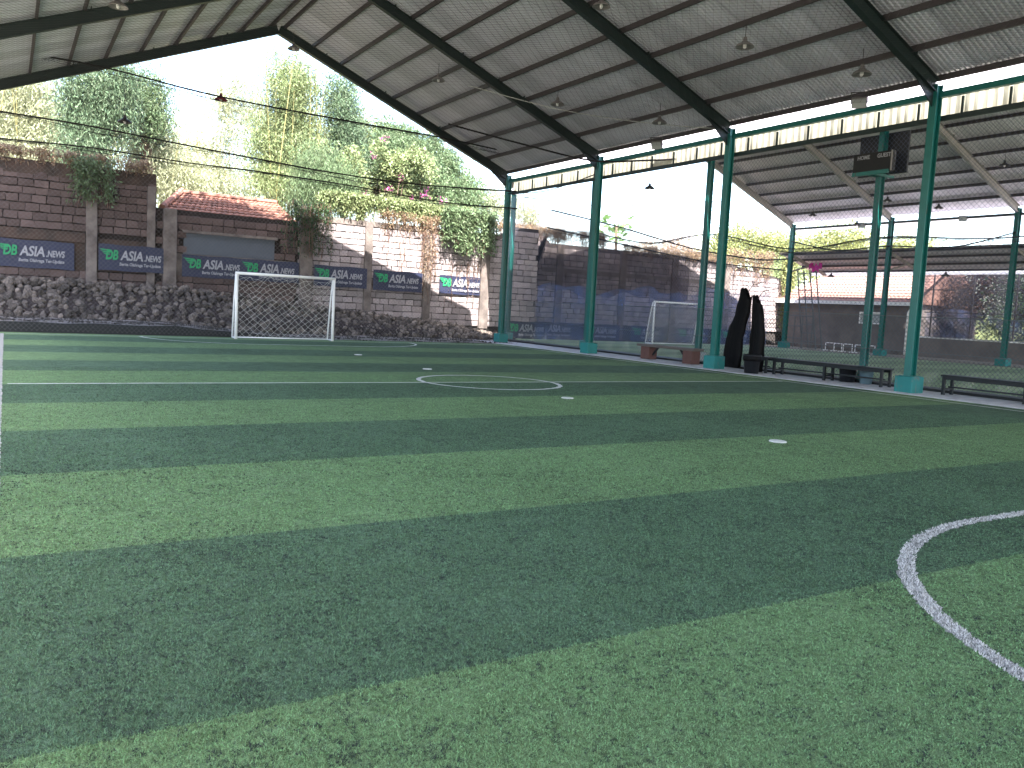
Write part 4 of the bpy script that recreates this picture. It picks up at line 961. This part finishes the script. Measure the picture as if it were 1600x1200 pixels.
tree('slender_tree', 'blue green slender tree next to the olive bamboo', 12.9, 36.2, 12, [(12.6, 36.2, 9.8, .75, .6, 1.4), (13.1, 36.1, 8.2, 1.0, .6, 1.3), (12.9, 36, 6.9, .9, .6, .9)], 19000, 'leaf_teal', 43, .17, .07, 150, .28, .9, vert=1.4)
tree('green_tree', 'green tree close to the corner column above the wall', 17.3, 36.3, 8.5, [(16.6, 36.2, 7.0, 1.5, .9, 1.3), (18.4, 36, 6.3, 1.5, .8, 1.0), (15.2, 36.4, 7.9, 1.1, .8, 1.0), (17.0, 37, 8.3, 1.3, .8, .8), (19.2, 36.5, 7.0, 1.0, .7, .8), (15.8, 37.4, 8.9, 1.2, .8, .9), (18.2, 37, 8.1, 1.2, .8, .8)], 42000, 'leaf_green', 45, .2, .08, 170, .32, .7)
tree('lime_tree', 'light green tree between the bougainvillea and the gable rafter', 14.2, 38.0, 10, [(14.2, 38, 8.6, 1.2, .8, 1.3), (15.2, 38, 7.2, 1.6, .8, 1.4), (13.4, 38, 6.8, 1.2, .8, 1.2)], 17000, 'leaf_bright', 46, .2, .07, 150, .32, .7)
bamboo('far bleached bamboo thicket filling the view behind all other trees', 3, 22, 47, 12, [(3.5, 47, 8.6, 3, 1, 2.8), (10.0, 47, 7.0, 3.6, 1, 1.6), (13.5, 47, 9.6, 2.6, 1, 3.4), (17.5, 47, 9.0, 3.0, 1, 3.0), (22, 47, 8.0, 3.0, 1, 2.6), (-1, 47, 8.4, 2.6, 1, 2.6)], 34000, 'leaf_pale', 48, nc=30, L=.34, W=.09, clusters=420, cr=.5)
bg_ = thing('bougainvillea', 'arching bougainvillea with pink flowers above the sunlit wall', 'bougainvillea', (14.2, 34.6, 0))
g = random.Random(9)
P = []; Fp = []
for k in range(26):
    x = g.uniform(12.3, 16.6); y = g.uniform(34.2, 35.2); dx = g.uniform(-1.3, 1.5); zt = g.uniform(6.0, 8.4)
    pts = [(x, y, 3.8), (x+dx*.25, y-.1, zt*.85), (x+dx*.6, y-.3, zt), (x+dx, y-.6, zt-g.uniform(.3, 1.3))]
    MB().tube(pts, [.025, .018, .012, .005], 4).build('branch', 'bark', bg_)
    for j in range(420):
        t = g.random(); q = Vector(pts[1]).lerp(Vector(pts[2]), t*2) if t < .5 else Vector(pts[2]).lerp(Vector(pts[3]), t*2-1); P.append(q+Vector((g.gauss(0, .16), g.gauss(0, .16), g.gauss(0, .16))))
for (x, z) in ((12.95, 5.9), (12.85, 5.85), (13.3, 7.5), (15.85, 6.35), (15.75, 6.1), (15.2, 5.9), (14.6, 6.75), (16.6, 6.0), (14.1, 6.2), (13.8, 8.3)):
    for j in range(16): Fp.append((x+g.gauss(0, .10), 34.0+g.gauss(0, .1), z+g.gauss(0, .08)))
V, F = leaf_cards(np.array([tuple(p) for p in P]), .15, .08, .5, 3); np_obj('foliage', V, F, 'leaf_bamboo', bg_)
V, F = leaf_cards(np.array(Fp), .09, .08, .0, 4); np_obj('flowers', V, F, 'pink', bg_)['kind'] = 'stuff'
def creeper(label, xs0, xs1, z0, z1, Y, n, m, seed, L=.14, W=.05, strands_n=40, hang=1., pw=1.0, cat='creeper', rootm='roots', top=None):
    t = thing('creeper', label, cat, ((xs0+xs1)/2, Y, z1), 'creepers hanging over the walls'); g = np.random.default_rng(seed)
    sx = g.uniform(xs0, xs1, strands_n); sl = (z1-z0)*g.uniform(.25, 1, strands_n)**pw
    A = []; B = []
    for x, l in zip(sx, sl):
        p = np.array([x, Y-.12, z1+g.uniform(-.1, .15)]); k = max(2, int(l/.25))
        for i in range(k):
            q = p+np.array([g.normal()*.045, g.normal()*.02, -l/k]); A.append(p); B.append(q); p = q
    V, F = strands(A, B, .009); np_obj('stems', V, F, rootm, t)['kind'] = 'stuff'
    i = g.integers(0, strands_n, n); u = g.random(n)**.8
    P = np.stack([sx[i]+g.normal(size=n)*.10, Y-.16+g.normal(size=n)*.07, z1+.15-sl[i]*u*hang+g.normal(size=n)*.05], 1)
    V, F = leaf_cards(P, L, W, 1.0, seed); np_obj('foliage', V, F, m, t)
    return t
creeper('green feathery creeper hanging beside the corner columns', 15.9, 18.3, 3.4, 5.4, YW-.25, 7500, 'leaf_green', 51, .17, .05, 60)
creeper('mixed green and brown creeper along the sunlit wall top', 10.6, 17.6, 4.5, 5.5, YW+.12, 9500, 'leaf_bamboo', 52, .16, .05, 130)
creeper('dry brown creeper in the middle of the sunlit wall top', 13.2, 16.0, 4.15, 4.95, YW+.02, 2200, 'leaf_dry', 53, .14, .03, 90)
creeper('long brown root trails on the sunlit wall between two pillars', 13.2, 15.0, 2.3, 4.4, YW+.08, 380, 'leaf_dry', 54, .08, .02, 16, 1., 1.2)
creeper('brown root trails over the pillar near the corner', 15.0, 15.6, 1.4, 4.4, YW-.06, 700, 'leaf_dry', 55, .10, .03, 16, 1., .7)
creeper('brown root trails across the banner near the corner', 16.3, 18.0, .8, 3.2, YW+.0, 350, 'leaf_dry', 56, .08, .02, 14, 1., 1)
creeper('dark stems hanging beside the hut roof', 9.2, 11.0, 2.6, 5.0, YW-.1, 2200, 'leaf_dark', 57, .13, .03, 50)
creeper('green creeper hanging from the top of the tall brown wall', 2.0, 3.2, 4.0, 5.6, YW-.05, 2200, 'leaf_green', 58, .15, .05, 34)
creeper('dry reddish creeper on the top edge of the tall brown wall', -2.5, 4.4, 5.2, 5.75, YW+.1, 4200, 'leaf_dry', 59, .15, .04, 90)
creeper('dry grass fringe on the far wall beside the paired columns', 19.0, 25.0, 4.45, 5.15, YW+.6, 5200, 'leaf_dry', 60, .34, .02, 140)
creeper('pale grass fringe on the far wall behind the goal', 26.8, 34.0, 4.3, 4.8, Y2-.02, 3200, 'leaf_dry', 61, .3, .02, 90)
creeper('dry vines pouring over the far wall end by the far column', 34.2, 38.0, 3.2, 5.2, Y2-.02, 1700, 'leaf_dry', 62, .2, .03, 40, 1., 1.5)
creeper('bright leafy vine at the far corner column', 38.5, 39.5, .3, 5.0, Y2-.1, 2600, 'leaf_bright', 63, .16, .08, 36)
tree('pale_bush', 'pale leafy bush above the wall behind the paired columns', 21.8, 36, 7.2, [(21.3, 36, 6.4, 1.3, .8, .7), (22.8, 36, 6.0, .9, .7, .5), (20.2, 36, 6.2, .8, .7, .8)], 4200, 'leaf_pale', 65, .2, .07, 70, .28, .5, .07)
pp = thing('papaya_tree', 'lone papaya tree with drooping leaf stalks against the white sky', 'tree', (31.3, 40, 0))
MB().tube([(31.3, 40, 0), (31.3, 40, 4), (31.2, 40, 6.6)], [.14, .11, .08], 8).build('trunk', 'bark', pp, True)
g = random.Random(12)
for k in range(30):
    a = g.uniform(0, 6.28); e = g.uniform(-.6, 1.0); l = g.uniform(.6, 1.2); z0 = g.uniform(5.6, 6.7)
    c = Vector((31.2+math.cos(a)*l*math.cos(e*.6), 40+math.sin(a)*l, z0+l*math.sin(e)))
    st = MB().tube([(31.22, 40, z0-.1), c], .016, 4).build('leaf_stalk', 'leaf_papaya', pp)
    n_ = 9; vs = [tuple(c)]; fs = []
    tilt = Euler((g.uniform(-.7, .7), g.uniform(-.7, .7), a)).to_matrix()
    for j in range(2*n_+1):
        b = -2.6+5.2*j/(2*n_); rr = .40 if j % 2 else .17; vs.append(tuple(c+tilt @ Vector((math.cos(b)*rr, math.sin(b)*rr, -.25*rr))))
    fs = [(0, j+1, j+2) for j in range(2*n_)]
    MB().add(vs, fs).build('leaf', 'leaf_papaya', pp)
tree('dry_shrub', 'pale brown shrubs behind the far wall top', 37, 42, 7.2, [(35.5, 42, 5.4, 1.7, 1, .8), (38, 42, 5.7, 1.3, 1, .9)], 4000, 'leaf_dry', 67, .25, .06, 70, .35, .2, .08, cat='shrub', group='shrubs on the wall top')
tree('lime_tree', 'sunlit lime green tree behind the gable end of the neighbouring hall', 44.5, 41, 8.6, [(43, 41, 6.6, 2.0, 1.5, 1.3), (46.5, 41, 6.4, 2.0, 1.5, 1.2), (41.2, 41, 5.4, 1.5, 1.2, 1.1)], 12000, 'leaf_bright', 69, .26, .12, 140, .45, .3)
tree('lime_tree', 'broad sunlit tree showing under the far eave', 50.5, 38, 8.8, [(49.5, 38, 6.9, 2.4, 1.6, 1.2), (53.5, 36, 6.6, 2.4, 1.6, 1.1), (47, 39, 5.8, 1.6, 1.5, 1.3)], 13000, 'leaf_bright', 71, .28, .13, 150, .5, .3)
tree('round_bush', 'green bush between the wall end and the grey house', 41.2, 36, 5.0, [(40.8, 36, 3.6, 1.1, .9, 1.3), (42, 36.2, 4.4, 1.1, .9, 1.0)], 6500, 'leaf_bamboo', 73, .2, .1, 80, .35, .3, .1)
for i, (y, m, l) in enumerate(((24.6, 'leaf_red', 'reddish leaved tree behind the shade net next to the house'), (21.5, 'leaf_dark', 'dark tree behind the shade net past the nearest column'), (18.3, 'leaf_green', 'green tree behind the shade net near the frame edge'), (14.8, 'leaf_dark', 'dark tree behind the shade net at the frame edge'))):
    tree('hedge_tree', l, 42.5, y, 5.2, [(42.3, y, 3.0, 1.4, 1.6, 1.5), (42.0, y+.8, 2.0, 1.2, 1.2, 1.4), (42.4, y-.9, 4.2, 1.2, 1.3, .9)], 6500, m, 75+i, .22, .11, 100, .4, .3)
# unseen tree added so its crown shades the brown wall and hut roof
tree('added_shade_tree', 'unseen tall tree added over the roof to shade the brown wall', -3.8, 25.4, 17, [(-1.5, 25.4, 14.8, 3.4, 2.6, 2.4), (2.2, 25.4, 15.6, 3.4, 2.6, 2.4), (5.2, 25.5, 16.2, 2.9, 2.4, 2.2), (-4, 25, 13.4, 2.6, 2.6, 2.2)], 26000, 'leaf_dark', 91, .42, .24, 420, .55, .3, .38, shell=.0, limbs=10, group='unseen trees added for shade')
